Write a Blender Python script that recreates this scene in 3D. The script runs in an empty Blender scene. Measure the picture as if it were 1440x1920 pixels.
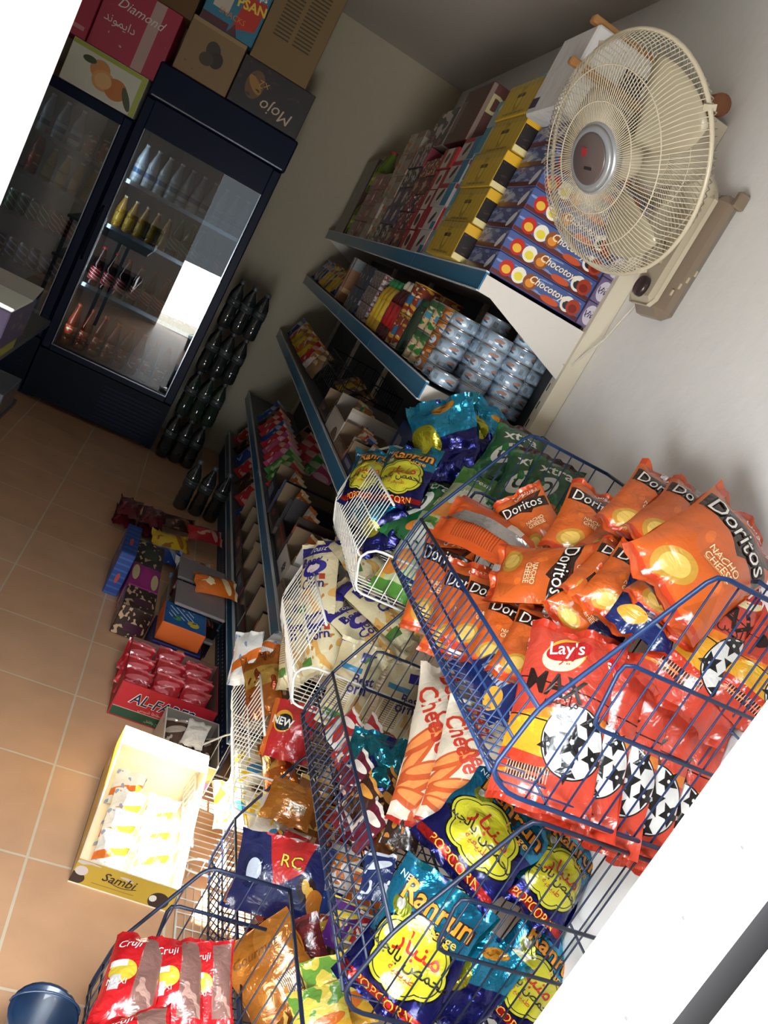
import bpy, math, random
from mathutils import Vector, Matrix, noise
S = bpy.context.scene
C = S.collection
R = random.Random(7)

# ------------------------------------------------------------------ camera
F = 1565.0; CX, CY, H = 720.0, 960.0, 1.6
dy = Vector((-300, -580, F)).normalized()                # depth direction in camera axes (right, down, forward)
dv = Vector((-3320, 5940, F))
dz = -(dv - dy * dv.dot(dy)).normalized()                # up
dx = dy.cross(dz)
if dx.x < 0: dx = -dx
def ray(px, py):
    c = Vector((px - CX, py - CY, F))
    return Vector((dx.dot(c), dy.dot(c), dz.dot(c)))
EYE = Vector((0, 0, H))
def Py(px, py, y): d = ray(px, py); return EYE + d * (y / d.y)
def Px(px, py, x): d = ray(px, py); return EYE + d * (x / d.x)
def Pz(px, py, z): d = ray(px, py); return EYE + d * ((z - H) / d.z)
cam = bpy.data.cameras.new('camera'); co = bpy.data.objects.new('camera', cam); C.objects.link(co)
cam.sensor_fit = 'VERTICAL'; cam.sensor_height = 36; cam.sensor_width = 27; cam.lens = F / 1920 * 36
cam.clip_start = 0.02
co.matrix_world = Matrix(((dx.x, -dx.y, -dx.z, 0), (dy.x, -dy.y, -dy.z, 0), (dz.x, -dz.y, -dz.z, H), (0, 0, 0, 1)))
S.camera = co

# ------------------------------------------------------------------ light
S.view_settings.view_transform = 'Standard'; S.view_settings.look = 'None'
S.view_settings.gamma = 1; S.view_settings.use_curve_mapping = False
S.view_settings.exposure = 0.0
W = bpy.data.worlds.new('sky'); S.world = W; W.use_nodes = True
W.node_tree.nodes['Background'].inputs[0].default_value = (0.86, 0.93, 1.0, 1)
W.node_tree.nodes['Background'].inputs[1].default_value = 0.7
def light(name, kind, loc, aim, energy, color=(1, 1, 1), **kw):
    l = bpy.data.lights.new(name, kind); l.energy = energy; l.color = color
    for k, v in kw.items(): setattr(l, k, v)
    o = bpy.data.objects.new(name, l); C.objects.link(o); o.location = loc
    o.rotation_euler = Vector(aim).to_track_quat('-Z', 'Y').to_euler()
    return o
light('daylight_from_sky', 'AREA', (0.0, -0.45, 3.1), (0.12, 0.50, -0.86), 300, (0.90, 0.96, 1.0), shape='RECTANGLE', size=2.4, size_y=1.0)
light('daylight_off_pavement', 'AREA', (-0.35, -0.75, 0.12), (0.38, 0.70, 0.60), 250, (0.93, 0.97, 1.0), shape='RECTANGLE', size=2.2, size_y=1.4)
SUN = Vector((0.62, -0.10, -0.74)).normalized()
light('sun', 'SUN', (-3, 2, 5), SUN, 60, (1.0, 0.95, 0.85), angle=0.009)

# ------------------------------------------------------------------ materials
def srgb(c):
    if isinstance(c, str):
        c = c.lstrip('#'); c = tuple(int(c[i:i + 2], 16) / 255 for i in (0, 2, 4))
    return tuple((x / 12.92 if x <= 0.04045 else ((x + 0.055) / 1.055) ** 2.4) for x in c) + (1,)
MATS = {}
def pbsdf(name):
    m = bpy.data.materials.new(name); m.use_nodes = True
    return m, m.node_tree.nodes, m.node_tree.links, m.node_tree.nodes['Principled BSDF']
def mat(col, rough=0.5, metal=0.0, name=None, bump=0, bscale=60, coat=0, emit=0, vary=0):
    key = (str(col), rough, metal, bump, bscale, coat, emit, vary)
    if key in MATS: return MATS[key]
    m, N, L, b = pbsdf(name or 'paint_%s' % str(col).strip('#'))
    b.inputs['Base Color'].default_value = srgb(col); b.inputs['Roughness'].default_value = rough
    b.inputs['Metallic'].default_value = metal; b.inputs['Coat Weight'].default_value = coat
    if emit:
        b.inputs['Emission Color'].default_value = srgb(col); b.inputs['Emission Strength'].default_value = emit
    if bump or vary:
        tc = N.new('ShaderNodeTexCoord'); n = N.new('ShaderNodeTexNoise'); n.inputs['Scale'].default_value = bscale
        n.inputs['Detail'].default_value = 4
        L.new(tc.outputs['Object'], n.inputs['Vector'])
        if bump:
            bp = N.new('ShaderNodeBump'); bp.inputs['Strength'].default_value = bump; bp.inputs['Distance'].default_value = 0.01
            L.new(n.outputs['Fac'], bp.inputs['Height']); L.new(bp.outputs['Normal'], b.inputs['Normal'])
        if vary:
            hs = N.new('ShaderNodeHueSaturation'); hs.inputs['Color'].default_value = srgb(col)
            mr = N.new('ShaderNodeMapRange'); mr.inputs['To Min'].default_value = 1 - vary; mr.inputs['To Max'].default_value = 1 + vary
            L.new(n.outputs['Fac'], mr.inputs['Value']); L.new(mr.outputs['Result'], hs.inputs['Value']); L.new(hs.outputs['Color'], b.inputs['Base Color'])
    MATS[key] = m
    return m

class Design:
    """a printed pattern in the UV square of a face, panel or bag"""
    def __init__(s, name, base, rough=0.35, metal=0.0, coat=0.3, bump=0.0, bscale=40):
        s.m, s.N, s.L, s.b = pbsdf(name)
        s.b.inputs['Roughness'].default_value = rough; s.b.inputs['Metallic'].default_value = metal; s.b.inputs['Coat Weight'].default_value = coat
        s.b.inputs['Coat Roughness'].default_value = 0.15
        uv = s.N.new('ShaderNodeUVMap'); sp = s.N.new('ShaderNodeSeparateXYZ'); s.L.new(uv.outputs['UV'], sp.inputs[0])
        s.uv = uv.outputs['UV']; s.u, s.v = sp.outputs['X'], sp.outputs['Y']
        rgb = s.N.new('ShaderNodeRGB'); rgb.outputs[0].default_value = srgb(base); s.c = rgb.outputs[0]
        if bump:
            tc = s.N.new('ShaderNodeTexCoord'); n = s.N.new('ShaderNodeTexNoise'); n.inputs['Scale'].default_value = bscale; n.inputs['Detail'].default_value = 3
            n.inputs['Distortion'].default_value = 0.6
            s.L.new(tc.outputs['Object'], n.inputs['Vector'])
            bp = s.N.new('ShaderNodeBump'); bp.inputs['Strength'].default_value = bump; bp.inputs['Distance'].default_value = 0.02
            s.L.new(n.outputs['Fac'], bp.inputs['Height']); s.L.new(bp.outputs['Normal'], s.b.inputs['Normal'])
    def op(s, o, a, b=None):
        n = s.N.new('ShaderNodeMath'); n.operation = o
        for i, x in enumerate((a, b)):
            if x is None: continue
            if isinstance(x, (int, float)): n.inputs[i].default_value = x
            else: s.L.new(x, n.inputs[i])
        return n.outputs[0]
    def lin(s, a, b, c): return s.op('ADD', s.op('MULTIPLY', s.u, a), s.op('ADD', s.op('MULTIPLY', s.v, b), c))
    def paint(s, mask, col):
        n = s.N.new('ShaderNodeMix'); n.data_type = 'RGBA'
        s.L.new(mask, n.inputs[0]); s.L.new(s.c, n.inputs[6]); n.inputs[7].default_value = srgb(col)
        s.c = n.outputs[2]; return s
    def mell(s, cu, cv, ru, rv, rot=0, asp=1.0):
        k, q = math.cos(rot), math.sin(rot)          # asp: width of the face over its height
        a = s.lin(k * asp / ru, q / ru, -(cu * k * asp + cv * q) / ru); b = s.lin(-q * asp / rv, k / rv, (cu * q * asp - cv * k) / rv)
        return s.op('LESS_THAN', s.op('ADD', s.op('MULTIPLY', a, a), s.op('MULTIPLY', b, b)), 1.0)
    def ell(s, cu, cv, ru, rv, col, rot=0, asp=1.0): return s.paint(s.mell(cu, cv, ru, rv, rot, asp), col)
    def cloud(s, blobs, col, grow=0.0, asp=1.0):
        m = None
        for (cu, cv, r) in blobs:
            e = s.mell(cu, cv, r + grow, r + grow, 0, asp); m = e if m is None else s.op('MAXIMUM', m, e)
        return s.paint(m, col)
    def poly(s, pts, col):
        m = None
        for (x0, y0), (x1, y1) in zip(pts, pts[1:] + pts[:1]):     # counter-clockwise
            e = s.op('GREATER_THAN', s.lin(-(y1 - y0), (x1 - x0), -(-(y1 - y0) * x0 + (x1 - x0) * y0)), 0.0)
            m = e if m is None else s.op('MULTIPLY', m, e)
        return s.paint(m, col)
    def rect(s, u0, v0, u1, v1, col): return s.poly([(u0, v0), (u1, v0), (u1, v1), (u0, v1)], col)
    def stripes(s, a, b, duty, col, u0=0, v0=0, u1=1, v1=1):
        f = s.op('FRACT', s.lin(a, b, 10)); m = s.op('LESS_THAN', f, duty)
        for ax, lo, hi in ((s.u, u0, u1), (s.v, v0, v1)):
            m = s.op('MULTIPLY', m, s.op('MULTIPLY', s.op('GREATER_THAN', ax, lo), s.op('LESS_THAN', ax, hi)))
        return s.paint(m, col)
    def spots(s, scale, thr, col, u0=0, v0=0, u1=1, v1=1, seed=0.0):
        n = s.N.new('ShaderNodeTexNoise'); n.noise_dimensions = '4D'; n.inputs['W'].default_value = seed; n.inputs['Scale'].default_value = scale; n.inputs['Detail'].default_value = 1
        s.L.new(s.uv, n.inputs['Vector']); m = s.op('GREATER_THAN', n.outputs['Fac'], thr)
        for ax, lo, hi in ((s.u, u0, u1), (s.v, v0, v1)):
            m = s.op('MULTIPLY', m, s.op('MULTIPLY', s.op('GREATER_THAN', ax, lo), s.op('LESS_THAN', ax, hi)))
        return s.paint(m, col)
    def done(s): s.L.new(s.c, s.b.inputs['Base Color']); return s.m

def glass_mat(name, tint, gloss=0.08, rough=0.0):
    m = bpy.data.materials.new(name); m.use_nodes = True; N, L = m.node_tree.nodes, m.node_tree.links; N.clear()
    t = N.new('ShaderNodeBsdfTransparent'); t.inputs[0].default_value = srgb(tint)
    g = N.new('ShaderNodeBsdfGlossy'); g.inputs['Roughness'].default_value = rough
    fr = N.new('ShaderNodeFresnel'); fr.inputs['IOR'].default_value = 1.5
    ad = N.new('ShaderNodeMath'); ad.operation = 'ADD'; ad.inputs[1].default_value = gloss; L.new(fr.outputs[0], ad.inputs[0])
    mx = N.new('ShaderNodeMixShader'); L.new(ad.outputs[0], mx.inputs[0]); L.new(t.outputs[0], mx.inputs[1]); L.new(g.outputs[0], mx.inputs[2])
    o = N.new('ShaderNodeOutputMaterial'); L.new(mx.outputs[0], o.inputs[0]); return m

# ------------------------------------------------------------------ Arabic shaping (visual order)
AR = {'ا': 0xFE8D, 'ب': 0xFE8F, 'ة': 0xFE93, 'ت': 0xFE95, 'ج': 0xFE9D, 'ح': 0xFEA1, 'د': 0xFEA9, 'ر': 0xFEAD, 'ز': 0xFEAF, 'س': 0xFEB1, 'ش': 0xFEB5, 'ص': 0xFEB9,
      'ط': 0xFEC1, 'ع': 0xFEC9, 'ف': 0xFED1, 'ق': 0xFED5, 'ك': 0xFED9, 'ل': 0xFEDD, 'م': 0xFEE1, 'ن': 0xFEE5, 'ه': 0xFEE9, 'و': 0xFEED, 'ي': 0xFEF1}
NOJOIN = set('ادرزوة')
def arabic(s):
    out = []
    for i, ch in enumerate(s):
        if ch not in AR: out.append(ch); continue
        prev = i > 0 and s[i - 1] in AR and s[i - 1] not in NOJOIN
        nxt = i + 1 < len(s) and s[i + 1] in AR and ch not in NOJOIN
        k = (3 if nxt else 1) if prev else (2 if nxt else 0)
        out.append(chr(AR[ch] + k))
    return ''.join(reversed(out))
TXT = {}
def text_geo(s, bold=0.0, shear=0.0):
    k = (s, bold, shear)
    if k not in TXT:
        c = bpy.data.curves.new('lettering', 'FONT'); c.body = s; c.resolution_u = 2; c.offset = bold; c.shear = shear
        o = bpy.data.objects.new('lettering', c); C.objects.link(o)
        bpy.context.view_layer.update()
        me = bpy.data.meshes.new_from_object(o.evaluated_get(bpy.context.evaluated_depsgraph_get()))
        vs = [(v.co.x, v.co.y) for v in me.vertices]; fs = [tuple(p.vertices) for p in me.polygons]
        bpy.data.objects.remove(o); bpy.data.curves.remove(c); bpy.data.meshes.remove(me)
        if vs and bold == 0:
            xs = [v[0] for v in vs]; ys = [v[1] for v in vs]
            box = (min(xs), max(xs), min(ys), max(ys))
        else: box = text_geo(s, 0.0, shear)[2] if vs else (0, 1, 0, 1)
        TXT[k] = (vs, fs, box)
    return TXT[k]

# ------------------------------------------------------------------ mesh builder
class MB:
    def __init__(s): s.v = []; s.f = []; s.mi = []; s.uv = []; s.m = []; s.sm = []
    def slot(s, m):
        if m not in s.m: s.m.append(m)
        return s.m.index(m)
    def add(s, vs, fs, m, uvs=None, smooth=False):
        o = len(s.v); k = s.slot(m); s.v += [tuple(v) for v in vs]
        for i, f in enumerate(fs):
            s.f.append(tuple(o + j for j in f)); s.mi.append(k); s.sm.append(smooth)
            s.uv.append(uvs[i] if uvs else [(0.5, 0.5)] * len(f))
        return s
    def quad(s, o, a, b, m, uv=((0, 0), (1, 0), (1, 1), (0, 1))):
        o, a, b = Vector(o), Vector(a), Vector(b)
        return s.add([o, o + a, o + a + b, o + b], [(0, 1, 2, 3)], m, [list(uv)])
    def box(s, x0, y0, z0, x1, y1, z1, m, faces=None):
        """faces: material by side, keys -x +x -y +y -z +z; u runs to the right seen from outside, v up"""
        g = lambda k: (faces or {}).get(k, m)
        X, Y, Z = x1 - x0, y1 - y0, z1 - z0
        s.quad((x0, y1, z0), (0, -Y, 0), (0, 0, Z), g('-x')); s.quad((x1, y0, z0), (0, Y, 0), (0, 0, Z), g('+x'))
        s.quad((x0, y0, z0), (X, 0, 0), (0, 0, Z), g('-y')); s.quad((x1, y1, z0), (-X, 0, 0), (0, 0, Z), g('+y'))
        s.quad((x0, y0, z1), (X, 0, 0), (0, Y, 0), g('+z')); s.quad((x0, y1, z0), (X, 0, 0), (0, -Y, 0), g('-z'))
        return s
    def rbox(s, x0, y0, z0, x1, y1, z1, m, r=0.004, faces=None):
        """box with chamfered edges"""
        g = lambda k: (faces or {}).get(k, m)
        a, b, c = (x0, x1), (y0, y1), (z0, z1); I = {}
        vs = []
        for i in (0, 1):
            for j in (0, 1):
                for k in (0, 1):
                    p = (a[i], b[j], c[k]); d = ((1, -1)[i] * r, (1, -1)[j] * r, (1, -1)[k] * r)
                    for ax in range(3):
                        q = [p[t] + (0 if t == ax else d[t]) for t in range(3)]; I[(i, j, k, ax)] = len(vs); vs.append(q)
        o = len(s.v); s.v += [tuple(v) for v in vs]
        def face(keys, mm, uv=None):
            s.f.append(tuple(o + I[k] for k in keys)); s.mi.append(s.slot(mm)); s.sm.append(False); s.uv.append(uv or [(0.5, 0.5)] * len(keys))
        U = [(0, 0), (1, 0), (1, 1), (0, 1)]
        face([(0, 1, 0, 0), (0, 0, 0, 0), (0, 0, 1, 0), (0, 1, 1, 0)], g('-x'), U); face([(1, 0, 0, 0), (1, 1, 0, 0), (1, 1, 1, 0), (1, 0, 1, 0)], g('+x'), U)
        face([(0, 0, 0, 1), (1, 0, 0, 1), (1, 0, 1, 1), (0, 0, 1, 1)], g('-y'), U); face([(1, 1, 0, 1), (0, 1, 0, 1), (0, 1, 1, 1), (1, 1, 1, 1)], g('+y'), U)
        face([(0, 0, 1, 2), (1, 0, 1, 2), (1, 1, 1, 2), (0, 1, 1, 2)], g('+z'), U); face([(0, 1, 0, 2), (1, 1, 0, 2), (1, 0, 0, 2), (0, 0, 0, 2)], g('-z'), U)
        for i in (0, 1):
            for j in (0, 1):
                for (A, B, keyf) in ((0, 1, lambda i, j, k: (i, j, k)), (0, 2, lambda i, k, j: (i, j, k)), (1, 2, lambda j, k, i: (i, j, k))):
                    t0, t1 = keyf(i, j, 0), keyf(i, j, 1)
                    ks = [t0 + (A,), t1 + (A,), t1 + (B,), t0 + (B,)]
                    if (A, B) == (0, 1): flip = (i == j)
                    elif (A, B) == (0, 2): flip = (i != j)
                    else: flip = (i == j)
                    face(ks if flip else ks[::-1], m)
        for i in (0, 1):
            for j in (0, 1):
                for k in (0, 1):
                    ks = [(i, j, k, 0), (i, j, k, 1), (i, j, k, 2)]
                    face(ks if (i + j + k) % 2 == 1 else ks[::-1], m)
        return s
    def tube(s, pts, r, m, n=6, closed=False, caps=True):
        pts = [Vector(p) for p in pts]; k = len(pts); rings = []
        up = None
        for i, p in enumerate(pts):
            if closed: d = (pts[(i + 1) % k] - pts[i - 1])
            else: d = (pts[min(i + 1, k - 1)] - pts[max(i - 1, 0)])
            d.normalize()
            if up is None: up = d.orthogonal().normalized()
            a = (up - d * up.dot(d))
            a = a.normalized() if a.length > 1e-6 else d.orthogonal().normalized()
            up = a; b = d.cross(a)
            rr = r[i] if isinstance(r, (list, tuple)) else r
            rings.append([p + (a * math.cos(2 * math.pi * t / n) + b * math.sin(2 * math.pi * t / n)) * rr for t in range(n)])
        vs = [q for g in rings for q in g]; fs = []
        for i in range(k if closed else k - 1):
            i2 = (i + 1) % k
            for t in range(n):
                t2 = (t + 1) % n; fs.append((i * n + t, i * n + t2, i2 * n + t2, i2 * n + t))
        if caps and not closed: fs.append(tuple(reversed(range(n)))); fs.append(tuple((k - 1) * n + t for t in range(n)))
        return s.add(vs, fs, m, smooth=True)
    def lathe(s, prof, m, n=20, axis=None, smooth=True, v0=0.0, v1=1.0, turn=0.0):
        """prof: (radius, z) from the bottom up; u runs round, v along the profile"""
        vs = []; fs = []; uv = []; k = len(prof)
        for (r, z) in prof:
            for t in range(n):
                a = 2 * math.pi * t / n + turn; vs.append((r * math.cos(a), r * math.sin(a), z))
        zs = [z for _, z in prof]; lo, hi = min(zs), max(zs)
        for i in range(k - 1):
            for t in range(n):
                t2 = (t + 1) % n; fs.append((i * n + t, i * n + t2, (i + 1) * n + t2, (i + 1) * n + t))
                va, vb = [v0 + (v1 - v0) * (zs[j] - lo) / max(hi - lo, 1e-6) for j in (i, i + 1)]
                uv.append([(t / n, va), ((t + 1) / n, va), ((t + 1) / n, vb), (t / n, vb)])
        if prof[0][0] > 1e-5: fs.append(tuple(reversed(range(n)))); uv.append([(0.5, v0)] * n)
        if prof[-1][0] > 1e-5: fs.append(tuple((k - 1) * n + t for t in range(n))); uv.append([(0.5, v1)] * n)
        if axis is not None: vs = [axis @ Vector(v) for v in vs]
        return s.add(vs, fs, m, uv, smooth)
    def text(s, t, fn, height, m, bold=0.0, rot=0.0, width=None, shear=0.0, lift=0.0):
        """fn(x, y, lift) -> point; the lettering is centred on (0, 0), capital height in metres"""
        vs, fs, (x0, x1, y0, y1) = text_geo(t, bold, shear)
        if not vs: return s
        k = height / 0.73; kx = k if width is None else width / max(x1 - x0, 1e-4)
        cx, cy = (x0 + x1) / 2, (y0 + y1) / 2; c, q = math.cos(rot), math.sin(rot)
        P = []
        for (x, y) in vs:
            X, Y = (x - cx) * kx, (y - cy) * k; P.append(fn(X * c - Y * q, X * q + Y * c, lift))
        return s.add(P, fs, m)
    def ftext(s, t, o, a, b, cu, cv, height, m, **kw):
        """lettering on a flat face with corner o and edges a, b"""
        o, a, b = Vector(o), Vector(a), Vector(b); n = a.cross(b).normalized(); au, bu = a.normalized(), b.normalized()
        c0 = o + a * cu + b * cv
        return s.text(t, lambda x, y, l: c0 + au * x + bu * y + n * (0.0008 + l), height, m, **kw)
    def mesh(s, name):
        me = bpy.data.meshes.new(name); me.from_pydata(s.v, [], s.f)
        for m in s.m: me.materials.append(m)
        me.polygons.foreach_set('material_index', s.mi); me.polygons.foreach_set('use_smooth', s.sm)
        u = me.uv_layers.new(name='UVMap'); flat = [c for f in s.uv for p in f for c in p]; u.data.foreach_set('uv', flat)
        me.update(); return me
    def obj(s, name, parent=None, loc=(0, 0, 0), rz=0.0): return link(name, s.mesh(name), parent, loc, rz)
def link(name, data, parent=None, loc=(0, 0, 0), rz=0.0):
    o = bpy.data.objects.new(name, data); C.objects.link(o); o.location = loc; o.rotation_euler = (0, 0, rz)
    if parent: o.parent = parent
    return o
def tag(o, label, cat, group=None, kind=None):
    o['label'] = label; o['category'] = cat
    if group: o['group'] = group
    if kind: o['kind'] = kind
    return o
def thing(name, label, cat, loc=(0, 0, 0), rz=0.0, group=None):
    o = bpy.data.objects.new(name, None); o.empty_display_size = 0.05; C.objects.link(o); o.location = loc; o.rotation_euler = (0, 0, rz)
    return tag(o, label, cat, group)
def struct(o, label=None):
    o['kind'] = 'structure'
    if label: o['label'] = label
    return o
def copy_of(o, label=None, group=None):
    c = o.copy(); C.objects.link(c)
    for ch in o.children:
        d = ch.copy(); C.objects.link(d); d.parent = c
        for g in ch.children:
            e = g.copy(); C.objects.link(e); e.parent = d
    if label: c['label'] = label
    if group: c['group'] = group
    return c
ORD = 'first second third fourth fifth sixth seventh eighth ninth tenth eleventh twelfth'.split()
def nth(i, n, a='first', b='last'):
    return a if i == 0 else (b if i == n - 1 else ORD[i])
def updown(i, n):
    if n == 1: return 'single'
    return 'bottom' if i == 0 else ('top' if i == n - 1 else ORD[i] + ' from bottom')

# ================================================================== THE ROOM
XW, YB, XL, ZC, YF = 1.09, 6.08, -1.42, 3.0, 0.6
def tile_floor():
    m, N, L, b = pbsdf('terracotta_tiles')
    tc = N.new('ShaderNodeTexCoord'); mp = N.new('ShaderNodeMapping'); L.new(tc.outputs['Object'], mp.inputs['Vector'])
    T = 0.365; mp.inputs['Location'].default_value = (-0.225 / T, -2.125 / T, 0); mp.inputs['Scale'].default_value = (1 / T, 1 / T, 1)
    br = N.new('ShaderNodeTexBrick'); br.offset = 0; br.inputs['Scale'].default_value = 1; br.inputs['Brick Width'].default_value = 1; br.inputs['Row Height'].default_value = 1
    br.inputs['Mortar Size'].default_value = 0.011; br.inputs['Mortar Smooth'].default_value = 0.3
    br.inputs['Color1'].default_value = srgb('#d6ab88'); br.inputs['Color2'].default_value = srgb('#d1a27c'); br.inputs['Mortar'].default_value = srgb('#d8c8ae')
    L.new(mp.outputs['Vector'], br.inputs['Vector'])
    n = N.new('ShaderNodeTexNoise'); n.inputs['Scale'].default_value = 7; n.inputs['Detail'].default_value = 5; L.new(tc.outputs['Object'], n.inputs['Vector'])
    hs = N.new('ShaderNodeHueSaturation'); mr = N.new('ShaderNodeMapRange'); mr.inputs['To Min'].default_value = 0.8; mr.inputs['To Max'].default_value = 1.15
    L.new(n.outputs['Fac'], mr.inputs['Value']); L.new(mr.outputs['Result'], hs.inputs['Value']); L.new(br.outputs['Color'], hs.inputs['Color']); L.new(hs.outputs['Color'], b.inputs['Base Color'])
    b.inputs['Roughness'].default_value = 0.42
    bp = N.new('ShaderNodeBump'); bp.inputs['Strength'].default_value = 0.25; bp.inputs['Distance'].default_value = 0.004; bp.invert = True
    L.new(br.outputs['Fac'], bp.inputs['Height']); L.new(bp.outputs['Normal'], b.inputs['Normal'])
    return m
struct(MB().box(XL - .1, YF - .2, -0.1, XW + .15, YB + .1, 0, tile_floor()).obj('floor'), 'terracotta tiled shop floor with pale grout')
struct(MB().box(-5, -7.0, -0.12, 6, YF - .2, -0.02, mat('#8d887e', .9, name='pale_pavement', vary=.08, bscale=3)).obj('pavement'), 'pale pavement outside the door')
PLASTER = mat('#e9e9e8', 0.85, name='plaster', bump=0.15, bscale=25, vary=0.04)
PLASTER2 = mat('#bbb29c', 0.85, name='cream_plaster', bump=0.15, bscale=25, vary=0.05)
struct(MB().box(XL - .1, YF - .2, ZC, XW + .15, YB + .1, ZC + .1, mat('#c9c3bb', 0.9, name='ceiling_paint', vary=0.04)).obj('ceiling'), 'plain grey plastered shop ceiling')
struct(MB().box(XW, YF - .12, 0, XW + .12, YB + .1, ZC, PLASTER).obj('wall_right'), 'white plastered wall carrying the fan')
struct(MB().box(XL - .1, YB, 0, XW, YB + .1, ZC, PLASTER2).obj('wall_back'), 'cream wall behind the fridges')
w = MB(); wy0, wy1, wz0, wz1 = 2.02, 2.56, 2.24, 2.84  # unseen window opening, added so the sun falls as a small patch
w.box(XL - .1, YF - .12, 0, XL, wy0, ZC, PLASTER); w.box(XL - .1, wy1, 0, XL, YB, ZC, PLASTER); w.box(XL - .1, wy0, 0, XL, wy1, wz0, PLASTER); w.box(XL - .1, wy0, wz1, XL, wy1, ZC, PLASTER)
struct(w.obj('wall_left'), 'white wall with an added high window opening')
w = MB(); WP = mat('#ececea', 0.4, name='white_upvc')
for (a, b, c, d) in ((wy0, wy1, wz0, wz0 + .025), (wy0, wy1, wz1 - .025, wz1), (wy0, wy0 + .025, wz0 + .025, wz1 - .025), (wy1 - .025, wy1, wz0 + .025, wz1 - .025)):
    w.box(XL - .07, a, c, XL - .03, b, d, WP)
struct(w.obj('added_window_1'), 'added high window frame, unseen, shaping the patch of sun')
# front wall with the doorway the picture is taken through
DL, DR, DT = -0.122, 0.627, 2.14
w = MB(); w.box(XL, YF - .12, 0, DL - .07, YF, ZC, PLASTER); w.box(DR + .07, YF - .12, 0, XW, YF, ZC, PLASTER); w.box(DL - .07, YF - .12, DT + .06, DR + .07, YF, ZC, PLASTER)
struct(w.obj('wall_front'), 'front wall round the doorway')
def jamb(s, name, label):
    w = MB(); x = DR if s > 0 else DL
    def bx(a, b, y0, y1, m):
        xa, xb = (x + s * a, x + s * b); w.box(min(xa, xb), y0, 0, max(xa, xb), y1, DT + .06, m)
    bx(0, .07, .558, YF, WP); bx(.012, .07, .551, .558, mat('#1a1a1e', 0.8)); bx(0.001, .07, .487, .552, WP)
    bx(.012, .07, .452, .487, mat('#121116', 0.7, name='dark_gasket')); bx(0, .07, .40, .452, WP)
    if s > 0:
        for (y, z) in ((.53, 1.24), (.515, 1.13), (.54, 1.02), (.525, 1.33)): w.box(x - .0006, y, z, x + .001, y + .004, z + .002, mat('#777777', 0.7))
    return struct(w.obj(name), label)
jamb(1, 'trim_1', 'white door frame with a dark gasket groove'); jamb(-1, 'trim_2', 'white door frame on the hinge side')
w = MB(); w.box(DL, YF - .12, DT, DR, YF, DT + .06, WP); struct(w.obj('trim_3'), 'white frame across the door head')

# ================================================================== SHELVING
BLUE = mat('#2f6f98', 0.35, name='blue_price_strip', coat=0.3); NAVY = mat('#1c3f66', 0.5, name='navy_steel'); OFFW = mat('#d8d3cc', 0.45, name='white_steel', vary=0.03)
GREY = mat('#5b6066', 0.5, name='grey_steel'); PALE = mat('#c9d4da', 0.25, name='clear_strip_edge')
X0, Y0, Y1 = 0.70, 2.285, 6.02
unit = thing('gondola_shelving', 'long wall shelving with blue price strips and five white shelves', 'shelving', (X0, Y0, 0))
def part(mb, name, parent=None): # mesh in world coordinates, parented to a thing at its location
    p = parent; o = mb.obj(name, p); 
    t = p
    off = Vector((0, 0, 0))
    while t is not None: off += Vector(t.location); t = t.parent
    o.location = -off; return o
SHZ = [(1.775, 0), (1.435, 0), (1.02, 0), (0.52, 0), (0.19, 0)]
bk = MB(); bk.box(1.055, Y0, 0.02, 1.068, Y1, 1.95, mat('#4a4d50', 0.6, name='back_panel_steel')); part(bk, 'back_panel', unit)
for yy in (Y0, 3.2, 4.13, 5.06, Y1 - .03):
    u = MB(); ya = yy - .022 if yy == Y0 else yy; u.rbox(1.036, ya, 0, XW - .0005, yy + .03, 2.02 if yy > Y0 else 2.42, mat('#d6cdb8', 0.5, name='cream_upright'), 0.003)
    for k in range(30): u.box(1.0355, yy + .012, .2 + k * .06, 1.036, yy + .018, .225 + k * .06, mat('#3b3b3b', 0.7))
    part(u, 'upright', unit)
for i, (z, _) in enumerate(SHZ):
    sh = MB()
    for a, b in ((Y0, 3.2), (3.2, 4.13), (4.13, 5.06), (5.06, Y1)):
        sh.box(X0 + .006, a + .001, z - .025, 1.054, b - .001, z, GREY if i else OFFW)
    so = part(sh, 'shelf', unit)
    for a, b in ((Y0, 3.2), (3.2, 4.13), (4.13, 5.06), (5.06, Y1)):
        st = MB(); st.box(X0 - .004, a, z - .046, X0 + .006, b - .004, z + .006, BLUE)
        st.box(X0 - .007, a, z - .050, X0 + .004, b - .004, z - .046, PALE); st.box(X0 - .007, a, z + .006, X0 + .004, b - .004, z + .010, PALE)
        part(st, 'price_strip', so)
    for yy in (Y0 - .003, Y1 - .002):  # brackets that taper to the front, seen white on the near end
        br = MB(); zb = 0.105 if i == 0 else 0.05
        br.add([(X0, yy, z), (X0, yy, z - .05), (X0 + .04, yy, z - .05), (1.04, yy, z - .05 - zb), (1.04, yy, z),
                (X0, yy + .003, z), (X0, yy + .003, z - .05), (X0 + .04, yy + .003, z - .05), (1.04, yy + .003, z - .05 - zb), (1.04, yy + .003, z)],
               [(0, 1, 2, 3, 4), (9, 8, 7, 6, 5), (0, 5, 6, 1), (1, 6, 7, 2), (2, 7, 8, 3), (3, 8, 9, 4), (4, 9, 5, 0)], OFFW)
        if i < 4: part(br, 'bracket', so)
kp = MB(); kp.box(X0 + .01, Y0, 0, X0 + .016, Y1, .14, NAVY)
for a in range(60):
    for b in range(3): kp.box(X0 + .0094, Y0 + .02 + a * .03, .03 + b * .04, X0 + .01, Y0 + .026 + a * .03, .036 + b * .04, mat('#c8d4e0', 0.5))
part(kp, 'kick_plate', unit)

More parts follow.
